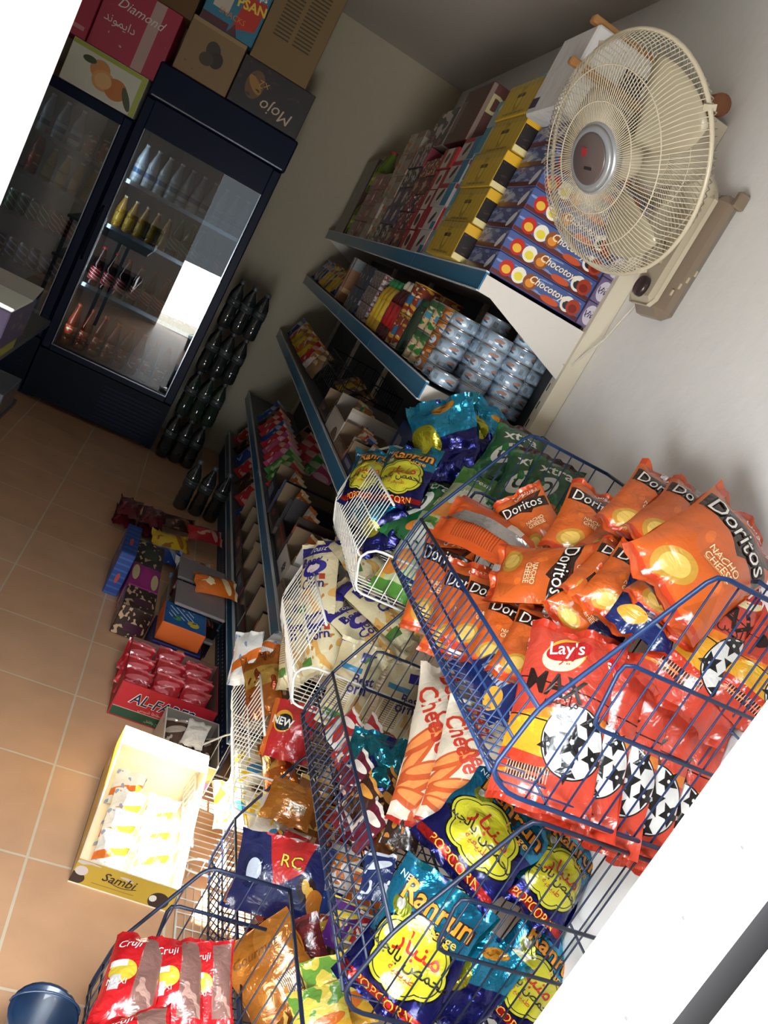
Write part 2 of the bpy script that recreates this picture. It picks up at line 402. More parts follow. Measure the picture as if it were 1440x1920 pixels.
# ================================================================== FRIDGES
FY = 5.375
FB = mat('#0b1a38', 0.4, name='navy_fridge_enamel'); FB2 = mat('#0a1426', 0.5, name='dark_fridge_enamel')
for m_ in (FB, FB2): m_.node_tree.nodes['Principled BSDF'].inputs['Specular IOR Level'].default_value = .15
FB.node_tree.nodes['Principled BSDF'].inputs['Base Color'].default_value = srgb('#081734')
CHR = mat('#9aa3ad', 0.2, 0.9, name='chrome')
PANE = glass_mat('door_glass', '#c8d0d4', 0.10); INNER = mat('#7d868c', 0.6, name='fridge_liner')
def fridge(x0, x1, zt, gz0, gz1, header, label):
    t = thing('drinks_fridge', label, 'fridge', (x0, FY, 0))
    y1 = FY + .62
    c = MB()
    c.box(x0, FY + .06, .0, x0 + .04, y1, zt, FB); c.box(x1 - .04, FY + .06, 0, x1, y1, zt, FB); c.box(x0 + .04, y1 - .04, 0, x1 - .04, y1, zt, FB)
    c.box(x0 + .04, FY + .06, zt - .05, x1 - .04, y1 - .04, zt, FB); c.box(x0 + .04, FY + .06, 0.02, x1 - .04, y1 - .04, gz0 - .03, FB2)
    c.box(x0 + .041, y1 - .05, gz0 - .03, x1 - .041, y1 - .0401, zt - .05, INNER)
    c.box(x0 + .04, FY + .1, gz0 - .03, x0 + .046, y1 - .05, zt - .05, INNER); c.box(x1 - .046, FY + .1, gz0 - .03, x1 - .04, y1 - .05, zt - .05, INNER)
    part(c, 'cabinet', t)
    if header:
        h = MB(); h.rbox(x0, FY - .015, zt, x1 + .01, y1, zt + header, FB, .008); h.box(x0 + .02, FY - .017, zt + .008, x1 - .01, FY - .015, zt + .016, CHR); part(h, 'header', t)
    d = MB(); e = .055
    d.rbox(x0, FY, gz0 - .04, x0 + e, FY + .05, zt - .005, FB, .006); d.rbox(x1 - e, FY, gz0 - .04, x1, FY + .05, zt - .005, FB, .006)
    d.box(x0 + e, FY, gz1, x1 - e, FY + .05, zt - .005, FB); d.box(x0 + e, FY, gz0 - .04, x1 - e, FY + .05, gz0, FB)
    do = part(d, 'door', t)
    g = MB(); g.box(x0 + e, FY + .02, gz0, x1 - e, FY + .026, gz1, PANE); part(g, 'glass_pane', do)
    b = MB()
    for xa in (x0 + e, x1 - e - .006): b.box(xa, FY - .003, gz0, xa + .006, FY + .004, gz1, CHR)
    b.box(x0 + e, FY - .003, gz0 - .006, x1 - e, FY + .004, gz0, CHR); part(b, 'chrome_bead', do)
    k = MB(); k.tube([(x0 + .02, FY - .0, 1.25), (x0 + .02, FY - .035, 1.22), (x0 + .02, FY - .035, .95), (x0 + .02, FY, .92)], .008, FB2, 8); part(k, 'handle', do)
    gr = MB(); gr.box(x0, FY + .01, .03, x1, FY + .06, gz0 - .05, FB2)
    for i in range(9): gr.box(x1 - .42, FY + .004, .06 + i * .026, x1 - .04, FY + .01, .075 + i * .026, FB)
    part(gr, 'grille', t)
    for xa in (x0 + .03, x1 - .07):
        f = MB(); f.box(xa, FY + .08, 0, xa + .04, FY + .12, .03, FB2); part(f, 'foot', t)
    return t
fr = fridge(-.615, .228, 1.915, .38, 1.745, .195, 'taller navy drinks fridge with glass door next to the water packs')
fl = fridge(-1.36, -.625, 1.755, .42, 1.695, 0, 'shorter navy drinks fridge with glass door in the corner')
for x, e in ((-.555, 1.3), (-1.305, .8)):          # strip lights added behind the door post to brighten the bottles
    light('added_fridge_light', 'AREA', (x + .015, FY + .075, 1.07), (.55, .45, 0), e, (.9, .95, 1.0), shape='RECTANGLE', size=.03, size_y=1.2)
def fshelf(t, x0, x1, z):
    s = MB()
    for k in range(2): s.tube([(x0, FY + .11 + k * .4, z), (x1, FY + .11 + k * .4, z)], .004, CHR, 6)
    for k in range(22):
        x = x0 + (x1 - x0) * (k + .5) / 22; s.tube([(x, FY + .11, z), (x, FY + .51, z)], .002, CHR, 5)
    s.box(x0, FY + .1, z - .012, x1, FY + .104, z + .012, CHR)
    part(s, 'wire_shelf', t)
FRS = [.40, .775, 1.155, 1.44]; FLS = [.44, .70, .96, 1.20, 1.44]
for z in FRS[1:]: fshelf(fr, -.57, .183, z)
for z in FLS[1:]: fshelf(fl, -1.315, -.67, z)

def bottle_mesh(r, h, liquid, label, cap, clear=True, n=14, neck=0.35, capname='cap'):
    """a bottle mesh and its cap mesh"""
    b = MB(); hb = h * (1 - neck)
    body = mat(liquid, 0.08, name='drink_' + liquid.strip('#'), coat=0.5)
    b.lathe([(r * .75, 0), (r * .95, .006), (r, .015), (r, hb * .25)], body, n); b.lathe([(r * 1.005, hb * .25), (r * 1.005, hb * .72)], label, n)
    b.lathe([(r, hb * .72), (r, hb * .92), (r * .86, hb), (r * .5, h * .86), (r * .36, h * .93), (r * .36, h * .95)], body, n)
    c = MB(); c.lathe([(r * .40, h * .945), (r * .42, h * .95), (r * .42, h * .995), (r * .38, h)], mat(cap, 0.4), 12)
    return b.mesh('drink_bottle'), c.mesh(capname)
def can_mesh(r, h, label, n=16):
    b = MB(); al = mat('#c9ccd0', 0.25, 0.9, name='aluminium')
    b.lathe([(r * .8, 0), (r * .97, .006)], al, n); b.lathe([(r, .006), (r, h - .012)], label, n); b.lathe([(r, h - .012), (r * .85, h - .002), (r * .85, h), (r * .80, h), (r * .79, h - .003), (0, h - .003)], al, n)
    return b.mesh('drink_can')
def lab(base, *rest, **kw):
    d = Design('print_' + base.strip('#'), base, rough=kw.get('rough', .3), coat=.4, metal=kw.get('metal', 0))
    for f in rest: f(d)
    return d.done()
RED_L = lab('#a81c22', lambda d: d.stripes(3, 4, .22, '#e6d9d4')); ORG_L = lab('#c64a22', lambda d: d.spots(6, .6, '#f0d7b0')); GRN_L = lab('#1d6a3f', lambda d: d.stripes(3, 3, .2, '#dfe6d8'))
BLU_L = lab('#274f8f', lambda d: d.stripes(2, 3, .3, '#d7e0ea')); WHT_L = lab('#c9d3da', lambda d: d.rect(0, .3, 1, .7, '#3d6ea0')); DRK_L = lab('#3b1d1c', lambda d: d.rect(0, .25, 1, .8, '#7c1a1c'))
def row_of(proto, capm, name, cat, z, x0, x1, n, y, what, where, kinds=None):
    grp = what + ' on ' + where
    for i in range(n):
        x = x0 + (x1 - x0) * (i + .5) / n
        t = link(name, proto, None, (x, y + R.uniform(-.008, .008), z), R.uniform(0, 6))
        if capm: link('cap', capm, t)
        lbl = {0: 'nearest the left fridge side', n - 1: 'farthest along the row'}.get(i, ORD[i] + ' along from the left')
        tag(t, '%s %s on %s' % (what, lbl, where), cat, grp)
bb = lambda *a: bottle_mesh(*a)
wb, wc = bb(.033, .235, '#aab8c0', WHT_L, '#dfe4e8'); rb, rc = bb(.036, .25, '#2a0d0c', RED_L, '#b02020'); ob, oc = bb(.036, .27, '#8a2f12', ORG_L, '#d6502a'); gb, gc = bb(.034, .24, '#16472c', GRN_L, '#2b8a50')
yb_, yc = bb(.03, .2, '#b58a2c', lab('#caa23a'), '#ded8c0')
cg, cr, cb = can_mesh(.029, .125, GRN_L), can_mesh(.029, .125, RED_L), can_mesh(.029, .125, BLU_L)
yy = FY + .145
row_of(wb, wc, 'drink_bottle', 'bottle', FRS[3] + .005, -.55, .17, 10, yy, 'clear water bottle', 'the top fridge shelf')
row_of(yb_, yc, 'drink_bottle', 'bottle', FRS[2] + .005, -.55, -.2, 5, yy, 'amber juice bottle', 'the second fridge shelf')
row_of(gb, gc, 'drink_bottle', 'bottle', FRS[2] + .005, -.2, .08, 4, yy, 'green soda bottle', 'the second fridge shelf')
row_of(rb, rc, 'drink_bottle', 'bottle', FRS[2] + .005, .08, .17, 1, yy, 'dark cola bottle at the hinge end', 'the second fridge shelf')
row_of(rb, rc, 'drink_bottle', 'bottle', FRS[1] + .005, -.55, .1, 8, yy, 'red labelled cola bottle', 'the third fridge shelf')
row_of(ob, oc, 'drink_bottle', 'bottle', FRS[0] - .02, -.55, .12, 8, yy, 'orange soda bottle', 'the fridge floor')
row_of(cg, None, 'drink_can', 'can', FLS[2] + .005, -1.3, -.86, 7, yy, 'green soda can', 'the middle shelf of the shorter fridge')
row_of(cr, None, 'drink_can', 'can', FLS[2] + .005, -.85, -.68, 3, yy, 'red soda can', 'the middle shelf of the shorter fridge')
row_of(yb_, yc, 'drink_bottle', 'bottle', FLS[3] + .005, -1.0, -.68, 4, yy, 'amber juice bottle', 'the second shelf of the shorter fridge')
row_of(ob, oc, 'drink_bottle', 'bottle', FLS[3] + .005, -1.3, -1.0, 3, yy, 'orange soda bottle', 'the second shelf of the shorter fridge')
row_of(wb, wc, 'drink_bottle', 'bottle', FLS[4] - .005, -1.3, -.85, 5, yy, 'clear water bottle', 'the upper shelf of the shorter fridge')
row_of(can_mesh(.033, .14, ORG_L), None, 'drink_can', 'can', FLS[4] + .005, -.85, -.68, 2, yy, 'orange juice can', 'the upper shelf of the shorter fridge')
row_of(cb, None, 'drink_can', 'can', FLS[1] + .005, -1.3, -.68, 9, yy, 'blue soda can', 'the lower shelf of the shorter fridge')
row_of(wb, wc, 'drink_bottle', 'bottle', FLS[0] - .045, -1.3, -.68, 8, yy, 'clear water bottle', 'the floor of the shorter fridge')

# shrink-wrapped water packs beside the fridge: three layers of bottles
PET = mat('#262b2c', 0.05, name='clear_water_bottle', coat=1.0); PETG = mat('#24352b', 0.05, name='green_water_bottle', coat=1.0)
def pet(m, h=.31):
    b = MB(); r = .042; b.lathe([(r * .8, 0), (r, .01), (r, h * .22), (r * .93, h * .25), (r, h * .28), (r * .9, h * .42), (r, h * .46), (r, h * .62), (r * .95, h * .7), (r * .6, h * .82), (r * .34, h * .9), (r * .34, h * .94)], m, 14)
    b.lathe([(r * 1.004, h * .47), (r * 1.004, h * .61)], lab('#33393d', lambda d: d.stripes(2, 3, .3, '#596268')), 14)
    c = MB(); c.lathe([(r * .38, h * .93), (r * .4, h * .94), (r * .4, h * .99), (r * .36, h)], mat('#4d565c', .3), 12); return b.mesh('water_bottle'), c.mesh('cap')
for L in range(4):
    bm_, cm_ = pet(PETG if L == 1 else PET)
    for i in range(3):
        for j in range(2):
            t = link('water_bottle', bm_, None, (.300 + i * .087, 5.40 + j * .087, L * .312), R.uniform(0, 6)); link('cap', cm_, t)
            tag(t, '%s bottle, %s from the fridge, %s row, %s layer' % ('green tinted water' if L == 1 else 'clear water', ORD[i], 'front' if j == 0 else 'rear', ('bottom', 'second', 'third', 'top')[L]), 'bottle', 'water bottles stacked beside the fridge')

# ================================================================== CARTONS
def face_frame(b, k):
    x0, y0, z0, x1, y1, z1 = b; X, Y, Z = x1 - x0, y1 - y0, z1 - z0
    return {'-x': ((x0, y1, z0), (0, -Y, 0), (0, 0, Z)), '+x': ((x1, y0, z0), (0, Y, 0), (0, 0, Z)), '-y': ((x0, y0, z0), (X, 0, 0), (0, 0, Z)),
            '+y': ((x1, y1, z0), (-X, 0, 0), (0, 0, Z)), '+z': ((x0, y0, z1), (X, 0, 0), (0, Y, 0)), '-z': ((x0, y1, z0), (X, 0, 0), (0, -Y, 0))}[k]
def carton_mesh(dims, m, faces=None, texts=(), seam=True, r=.003, name='carton'):
    X, Y, Z = dims; b = (-X / 2, -Y / 2, 0, X / 2, Y / 2, Z); mb = MB(); mb.rbox(*b, m, r, faces)
    if seam: mb.box(-X / 2 + .004, -.0012, Z, X / 2 - .004, .0012, Z + .0006, mat('#4b3a2a', .8))
    for (k, s, cu, cv, h, col, kw) in texts:
        mb.ftext(s, *face_frame(b, k), cu, cv, h, col if not isinstance(col, str) else mat(col, .5), **kw)
    return mb.mesh(name)
def carton(label, cat, box, m, faces=None, texts=(), name='carton', group=None, rz=0.0, seam=True):
    x0, y0, z0, x1, y1, z1 = box
    o = link(name, carton_mesh((x1 - x0, y1 - y0, z1 - z0), m, faces, texts, seam, name=name), None, ((x0 + x1) / 2, (y0 + y1) / 2, z0), rz)
    return tag(o, label, cat, group)
KRAFT = mat('#8d6a44', .75, name='kraft_cardboard', vary=.06, bscale=20); KRAFTD = mat('#6d5236', .8, name='dark_kraft', vary=.06, bscale=20)
PINK = mat('#b3304e', .5, name='pink_print'); WHT = mat('#d9d6d0', .5, name='white_print'); BLACK = mat('#17130f', .5, name='black_print'); CREAM = mat('#e7dcc0', .5, name='cream_print')
# on the shorter fridge: fruit box and the two pink boxes
d = Design('fruit_box_print', '#cfd2c4', .5, coat=.1); A = 415 / 230
d.rect(0, .9, 1, 1, '#9fae3e').rect(.93, 0, 1, 1, '#a7b34a').ell(.42, .62, .13, .22, '#c98a4e', 0, 1).ell(.5, .42, .15, .24, '#d59a58', 0, 1).ell(.68, .38, .15, .25, '#c0763a', 0, 1).ell(.5, .42, .11, .18, '#dcb27a', 0, 1)
d.ell(.26, .72, .09, .08, '#3a4a2c', .5, 1).ell(.84, .3, .05, .25, '#48563a', .3, 1)
fz = 1.757
carton('white fruit box with printed apricots lying on the shorter fridge', 'box', (-1.06, FY - .01, fz, -.635, FY + .4, fz + .23), WHT, {'-y': d.done()}, name='fruit_box')
pk = lambda: Design('pink_box_print', '#a82c48', .5, coat=.1)
d = pk(); d.rect(.62, 0, .78, 1, '#b59a94').spots(9, .68, '#c9b5ae', .2, .1, .95, .5)
carton('pink carton with a pale ribbon print on top of the fruit box', 'box', (-1.0, FY, fz + .232, -.60, FY + .35, fz + .61), PINK, {'-y': d.done()},
       [('-y', 'Diamond', .52, .72, .05, WHT, dict(shear=.35)), ('-y', arabic('دايموند'), .3, .45, .045, WHT, {})], name='pink_carton')
carton('pink carton at the frame side, partly cut by the door', 'box', (-1.39, FY, fz + .232, -1.01, FY + .35, fz + .60), PINK, {'-y': pk().rect(.05, .1, .95, .16, '#c5828f').done()}, name='pink_carton')
carton('plain brown carton stacked on the two pink cartons', 'box', (-.98, FY + .02, fz + .612, -.56, FY + .35, fz + .95), KRAFTD, name='cardboard_carton')
# on the taller fridge
hz = 2.112
d = Design('dates_box_print', '#8d7350', .6, coat=.1)
d.ell(.52, .6, .13, .17, '#3f382f', .3, 1).ell(.62, .48, .12, .15, '#352e27', 0, 1).ell(.46, .42, .13, .12, '#4a4136', .5, 1).spots(12, .66, '#6a5a41', .05, 0, .95, .3).rect(0, .93, 1, 1, '#a58a62')
carton('brown carton printed with dark dates on the taller fridge', 'box', (-.555, FY - .01, hz, -.235, FY + .36, hz + .30), KRAFT, {'-y': d.done()}, name='dates_carton')
d = Design('dark_snack_box_print', '#232026', .45, coat=.2); d.ell(.25, .55, .12, .3, '#6a4a26', 0, 1).ell(.25, .55, .07, .18, '#a0722e', .5, 1).spots(8, .66, '#3a3032')
carton('black snack carton upside down on the taller fridge', 'box', (-.228, FY - .01, hz, .215, FY + .36, hz + .265), BLACK, {'-y': d.done()},
       [('-y', 'Mojo', .62, .3, .07, '#c9b39a', dict(rot=math.pi, shear=.2)), ('-y', 'x2', .36, .62, .045, '#b58a3a', dict(rot=math.pi))], name='snack_carton')
d = Design('chips_box_print', '#2f7d9e', .5, coat=.1); d.rect(.12, .3, .42, 1, '#c9c4b4').poly([(.55, .1), (.95, .25), (.98, .8), (.6, .75)], '#c33527').rect(0, 0, .5, .14, '#5a2a35').poly([(.5, 0), (.7, 0), (.6, .2)], '#5a2a35')
carton('blue chips carton with red burst on top of the dates carton', 'box', (-.53, FY, hz + .302, -.215, FY + .36, hz + .60), mat('#2f7d9e', .5), {'-y': d.done()},
       [('-y', 'PSAN', .74, .62, .05, '#f0d24a', dict(bold=.03, rot=.12)), ('-y', 'Chips', .76, .83, .035, '#f2efe0', dict(bold=.02, rot=.12)), ('-y', 'SNACKS', .5, .3, .03, '#e08a3a', {})], name='chips_carton')
d = Design('brown_box_lines', '#86704c', .7, coat=0); d.stripes(0, 26, .4, '#4e4434', .18, .3, .45, .9).stripes(0, 26, .4, '#4e4434', .52, .3, .82, .9)
carton('tall brown carton with printed text columns beside the ceiling', 'box', (-.21, FY, hz + .267, .145, FY + .36, hz + .80), KRAFT, {'-y': d.done()}, name='cardboard_carton')
# ------------------------------------------------------------------ top shelf
Z1 = 1.787
CHB = mat('#4a5a96', .45, name='blue_biscuit_box')
def choc_front():
    d = Design('biscuit_box_front', '#44588f', .4, coat=.3); asp = .30 / .062
    d.rect(0, 0, 1, .2, '#5e211b').spots(7, .62, '#7a93c4', 0, .2, 1, 1)
    for (u, c1, c2) in ((.13, '#b8241c', '#e0b23a'), (.27, '#e7e3d2', '#e2cf3c'), (.40, '#8a4a1e', '#d98a2a'), (.84, '#e5e2da', '#2a2a33'), (.91, '#a33a22', '#7c2218')):
        d.ell(u, .5, .36, .38, c1, 0, asp).ell(u, .44, .22, .2, c2, 0, asp)
    d.ell(.66, .2, .5, .16, '#c4512a', 0, asp)
    return d.done()
def choc_side():
    d = Design('biscuit_box_side', '#45507e', .4, coat=.3); asp = .25 / .062
    d.rect(0, 0, 1, .25, '#5a2420').spots(6, .55, '#7d8fb6', 0, .25, 1, 1).ell(.82, .45, .5, .22, '#c9ccd2', .7, asp).ell(.3, .5, .5, .2, '#8a93ac', .3, asp)
    return d.done()
cm = carton_mesh((.298, .25, .0605), CHB, {'-y': choc_front(), '-x': choc_side()}, [('-y', 'Chocotoys', .60, .62, .021, '#f1e3bd', dict(bold=.012, shear=.25))], False, .0015, 'biscuit_box')
for i in range(7):
    o = link('biscuit_box', cm, None, (.852 + .003 * R.uniform(-1, 1), 2.415, Z1 + i * .062)); tag(o, 'blue biscuit box with printed sweets, %s of the shelf-end stack' % updown(i, 7), 'box', 'blue biscuit boxes at the near end of the top shelf')
d = Design('lilac_sweet_print', '#6d5f86', .4, coat=.3); d.ell(.5, .5, .42, .42, '#c9c3cf', 0, 1).spots(10, .6, '#4b3d63', .2, .3, .8, .7)
vm = carton_mesh((.052, .24, .072), mat('#665a80', .4), {'-y': d.done()}, [('-y', 'Viva', .5, .5, .018, '#3a2c50', dict(shear=.3, bold=.01))], False, .0015, 'sweet_box')
for i in range(5):
    o = link('sweet_box', vm, None, (1.03, 2.41, Z1 + i * .0735)); tag(o, 'lilac sweet box, %s of the narrow stack against the wall' % updown(i, 5), 'box', 'lilac boxes against the wall')
# yellow and black cup boxes
d = Design('cup_box_side', '#b89a2c', .4, coat=.3); asp = .34 / .115
d.rect(0, .82, 1, 1, '#a58f3e').ell(.5, .42, .25, .3, '#8d7420', 0, asp).ell(.5, .46, .17, .2, '#c5ab3a', 0, asp).rect(.38, .55, .62, .66, '#4a3a1c').rect(.2, .06, .8, .12, '#7d6b2a').stripes(8, 0, .08, '#d0bb55')
ys = d.done()
d = Design('cup_box_front', '#1f1a1c', .4, coat=.3); d.rect(0, .74, 1, 1, '#dfae2c').ell(.5, .87, .2, .13, '#ead9a0', 0, 1).rect(0, 0, 1, .16, '#e2d49a').spots(6, .6, '#4a3020', 0, .2, 1, .7).stripes(6, 0, .1, '#3a3436', .2, .5, .8, .65)
ym = carton_mesh((.22, .34, .115), mat('#b8962c', .4), {'-x': ys, '-y': d.done(), '+z': mat('#d6a92e', .4)}, [('-x', 'CUP', .5, .78, .014, '#3c3110', {}), ('-y', '**', .6, .62, .02, '#d9d4cc', {})], False, .002, 'cup_box')
for i in range(5):
    o = link('cup_box', ym, None, (.772 + (.006 if i % 2 else 0), 2.745 + (.0 if i % 2 else .008), Z1 + i * .1165)); tag(o, 'yellow and black cup box, %s of its stack beside the biscuit boxes' % updown(i, 5), 'box', 'yellow and black boxes on the top shelf')
def col_boxes(y0, y1, h, n, base, sidef, label, depth=.24, front=None, group=None, z=Z1, name='snack_box', texts=(), cols=1, x0=.705):
    w = (y1 - y0) / cols - .003
    fs = sidef if isinstance(sidef, (list, tuple)) else [sidef]
    mes = [carton_mesh((depth, w, h - .0015), mat(base, .45), {'-x': f, '-y': front or f}, texts, False, .002, name) for f in fs]
    for c in range(cols):
        for i in range(n):
            me = mes[(i * 2 + c * 3 + (i * i) // 3) % len(mes)]; o = link(name, me, None, (x0 + depth / 2 + R.uniform(0, .012), y0 + (c + .5) * (y1 - y0) / cols, z + i * h))
            cc = '' if cols == 1 else ' in the %s column' % ('nearer' if c == 0 else ('farther' if c == cols - 1 else 'middle'))
            tag(o, '%s, %s%s' % (label, updown(i, n), cc), 'box', group or label)
def sd(name, base, *fs):
    d = Design(name, base, .4, coat=.3)
    for f in fs: f(d)
    return d.done()
s1 = [sd('pale_wafer_print', '#9db4bf', lambda d: d.rect(0, .6, 1, 1, '#6fa3ad'), lambda d: d.ell(.5, .42, .42, .20, '#33201c', .7, 2.3), lambda d: d.ell(.25, .75, .2, .1, '#dfe6e6', .7, 2.3), lambda d: d.rect(.84, 0, 1, 1, '#2f5f96')),
      sd('white_wafer_side', '#c3c8ca', lambda d: d.rect(0, 0, .3, 1, '#4d93a8'), lambda d: d.ell(.6, .5, .4, .17, '#4a2a22', .7, 2.3), lambda d: d.rect(.85, .3, 1, 1, '#3f74a8'))]
col_boxes(2.935, 3.19, .0985, 6, '#9db4bf', s1, 'pale blue wafer box on the top shelf', name='wafer_box')
s2 = [sd('white_wafer_print', '#c4c1bd', lambda d: d.rect(0, 0, .28, 1, '#a3202a'), lambda d: d.ell(.62, .5, .38, .16, '#2d2020', .7, 2.3), lambda d: d.rect(.75, 0, 1, .35, '#236f9c')),
      sd('split_wafer_print', '#b5b3b0', lambda d: d.rect(.62, 0, 1, 1, '#2b7aa3'), lambda d: d.ell(.35, .5, .38, .17, '#35211d', .7, 2.3), lambda d: d.rect(0, .8, .6, 1, '#9a2026'))]
col_boxes(3.195, 3.44, .095, 5, '#b9b7b4', s2, 'white wafer box with red edge on the top shelf', name='wafer_box')
s3 = [sd('red_wafer_print', '#a31f27', lambda d: d.rect(.3, 0, .72, 1, '#d0c8c0'), lambda d: d.ell(.5, .5, .3, .34, '#2a2422', .5, 2)),
      sd('stripe_wafer_print', '#c2bab2', lambda d: d.rect(0, 0, .25, 1, '#a11c24'), lambda d: d.rect(.75, 0, 1, 1, '#a11c24'), lambda d: d.ell(.5, .5, .28, .22, '#4a2018', .9, 2))]
col_boxes(3.445, 3.66, .088, 5, '#8e2b2e', s3, 'red and white wafer box on the top shelf', name='wafer_box')
s4 = [sd('maroon_biscuit_print', '#431c22', lambda d: d.ell(.3, .5, .35, .3, '#b8a58e', .6, 2), lambda d: d.spots(4, .56, '#8f1f30', seed=4), lambda d: d.spots(5, .62, '#d9902c', seed=6)),
      sd('fruit_biscuit_print', '#5a2226', lambda d: d.spots(3, .55, '#d8c8a8', seed=2), lambda d: d.spots(4, .58, '#c0431f', seed=9), lambda d: d.spots(5, .64, '#e0b23a', seed=12)),
      sd('plum_biscuit_print', '#352038', lambda d: d.rect(.55, 0, 1, 1, '#8a1f2e'), lambda d: d.spots(4, .6, '#c9b9a8', seed=3))]
col_boxes(3.665, 4.0, .082, 5, '#4d2729', s4, 'maroon speckled biscuit box on the top shelf', name='biscuit_box', cols=2)
s5 = [sd('dark_biscuit_print', '#1d1a2a', lambda d: d.spots(3, .52, '#bdb8b2', seed=1), lambda d: d.spots(5, .62, '#a02434', seed=3)),
      sd('white_biscuit_print', '#b9b4ae', lambda d: d.spots(3, .55, '#1b1a20', seed=8), lambda d: d.rect(0, 0, .25, 1, '#7a2a3a')),
      sd('violet_biscuit_print', '#3a2a58', lambda d: d.ell(.5, .5, .4, .3, '#c4bfb8', .5, 2), lambda d: d.spots(6, .62, '#a8242c', seed=5))]
col_boxes(4.005, 4.33, .095, 5, '#2f2b3a', s5, 'dark white-spotted biscuit box on the top shelf', name='biscuit_box', cols=2)
s6 = [sd('fruit_puff_print', '#b3aa9a', lambda d: d.spots(3, .55, '#d0601c', seed=5), lambda d: d.spots(4, .6, '#3f7a34', seed=7)),
      sd('plain_puff_print', '#9a9186', lambda d: d.rect(0, .7, 1, 1, '#6d6058'), lambda d: d.spots(4, .6, '#c25a2a', seed=11))]
col_boxes(4.335, 4.72, .118, 5, '#a49d90', s6, 'grey fruit puff box on the top shelf', name='puff_box', cols=2)
s7 = [sd('rose_biscuit_print', '#74383c', lambda d: d.rect(0, .3, .5, .7, '#a88074'), lambda d: d.spots(5, .6, '#b02f34', seed=8)),
      sd('tan_biscuit_print', '#7a5a4a', lambda d: d.rect(.5, 0, 1, .6, '#8f2a38'), lambda d: d.spots(5, .62, '#b8a48c', seed=10))]
col_boxes(4.725, 5.2, .095, 4, '#6e3f41', s7, 'rose brown biscuit box on the top shelf', name='biscuit_box', cols=2)
d = Design('brown_sweet_carton', '#5d2f2c', .45, coat=.2); d.ell(.6, .25, .25, .2, '#7b7a3a', 0, 1.3).ell(.75, .2, .2, .2, '#93352c', 0, 1.3).rect(0, 0, .06, 1, '#8d7c70')
dm = d.done()
carton('large brown sweet carton with cream lettering on top of the biscuit boxes', 'box', (.72, 3.5, Z1 + .48, 1.02, 3.86, Z1 + .72), mat('#5d2f2c', .45), {'-y': dm, '-x': sd('brown_carton_side', '#4f302d', lambda d: d.rect(0, .2, .2, .8, '#75605a'))},
       [('-y', 'Dana', .42, .68, .075, '#c9c08e', dict(bold=.02))], name='sweet_carton')
carton('grey carton under the overhang beside the brown sweet carton', 'box', (.72, 3.88, Z1 + .48, 1.0, 4.25, Z1 + .66), mat('#7d756e', .5), {'-x': s5[0]}, name='sweet_carton')
carton('teal sweet box lying across the yellow cup boxes', 'box', (.72, 2.64, Z1 + .585, .98, 2.9, Z1 + .66), mat('#7d9c98', .5), {'-x': s1[0], '-y': s1[0]}, name='sweet_box')
carton('slate blue box pushed behind the silver wrap', 'box', (.72, 2.46, Z1 + .437, .98, 2.62, Z1 + .60), mat('#4e6170', .5), {'-x': sd('slate_print', '#4e6170', lambda d: d.spots(6, .6, '#27303c'))}, name='sweet_box')
carton('plain dark brown carton standing at the far end of the top shelf', 'box', (.72, 5.5, Z1, 1.03, 5.95, Z1 + .50), mat('#4a3026', .7, vary=.1), {'-x': sd('far_carton_print', '#46302a', lambda d: d.spots(5, .66, '#7a5a50', .2, .4, .8, .9))}, name='cardboard_carton')
# syrup bottles by the far carton
sb, sc = bottle_mesh(.045, .27, '#5f7a1e', lab('#86a034', lambda d: d.rect(0, .4, 1, .6, '#c9d06a')), '#a83a28', capname='cap')
for i in range(4):
    t = link('syrup_bottle', sb, None, (.755, 5.255 + (i % 2) * .1, Z1 + .0 + (i // 2) * .275)); link('cap', sc, t)
    tag(t, 'green syrup bottle with red cap, %s of the %s layer near the far carton' % ('nearer' if i % 2 == 0 else 'farther', 'lower' if i < 2 else 'upper'), 'bottle', 'green syrup bottles')
# silver wrapped stack above the biscuit boxes
zt = Z1 + 7 * .062 + .002
SILV = mat('#eceef0', .25, .25, name='silver_film', bump=.5, bscale=14)
mb = MB(); mb.rbox(-.10, -.12, 0, .10, .12, .225, SILV, .006)
mb.box(-.1005, .06, .02, -.0998, .118, .05, mat('#38304a', .5))
for a in (.03, .12): mb.box(.02, -.1205, a, .09, -.1198, a + .06, mat('#38304a', .5))
o = mb.obj('foil_pack', None, (.745, 2.415, zt)); tag(o, 'tall silver foil pack standing behind the fan', 'pack')
WOOD = mat('#a87846', .6, name='light_wood', vary=.08)
mb = MB(); mb.rbox(-.12, -.012, 0, .12, .012, .02, WOOD, .004); o = mb.obj('wooden_slat', None, (.735, 2.281, zt + .10)); tag(o, 'wooden slat strapped across the middle of the silver pack', 'slat')
mb = MB(); mb.rbox(-.13, -.014, 0, .13, .014, .02, WOOD, .004); o = mb.obj('wooden_slat', None, (.76, 2.33, zt + .226)); tag(o, 'wooden slat lying on top of the silver pack', 'slat')
mb = MB(); mb.rbox(-.055, -.11, 0, .055, .11, .20, mat('#5b4a3a', .6), .01); mb.box(-.05, -.1105, .03, .05, -.1098, .17, sd('patterned_wrap', '#5f5648', lambda d: d.spots(6, .55, '#2f3c42', seed=3), lambda d: d.spots(7, .62, '#8d5a3a', seed=9)))
o = mb.obj('patterned_carton', None, (.975, 2.42, zt)); tag(o, 'brown patterned carton between the silver pack and the wall', 'box')
mb = MB(); mb.lathe([(.0, 0), (.028, .002), (.030, .01), (.030, .30), (.028, .308), (0, .31)], mat('#8c5a3c', .6, vary=.1), 18, axis=Matrix.Rotation(math.pi / 2, 3, 'X').to_4x4() @ Matrix.Translation((0, 0, -.155)))
o = mb.obj('cardboard_tube', None, (1.04, 2.42, zt + .231)); tag(o, 'brown cardboard tube whose round end shows past the fan', 'tube')

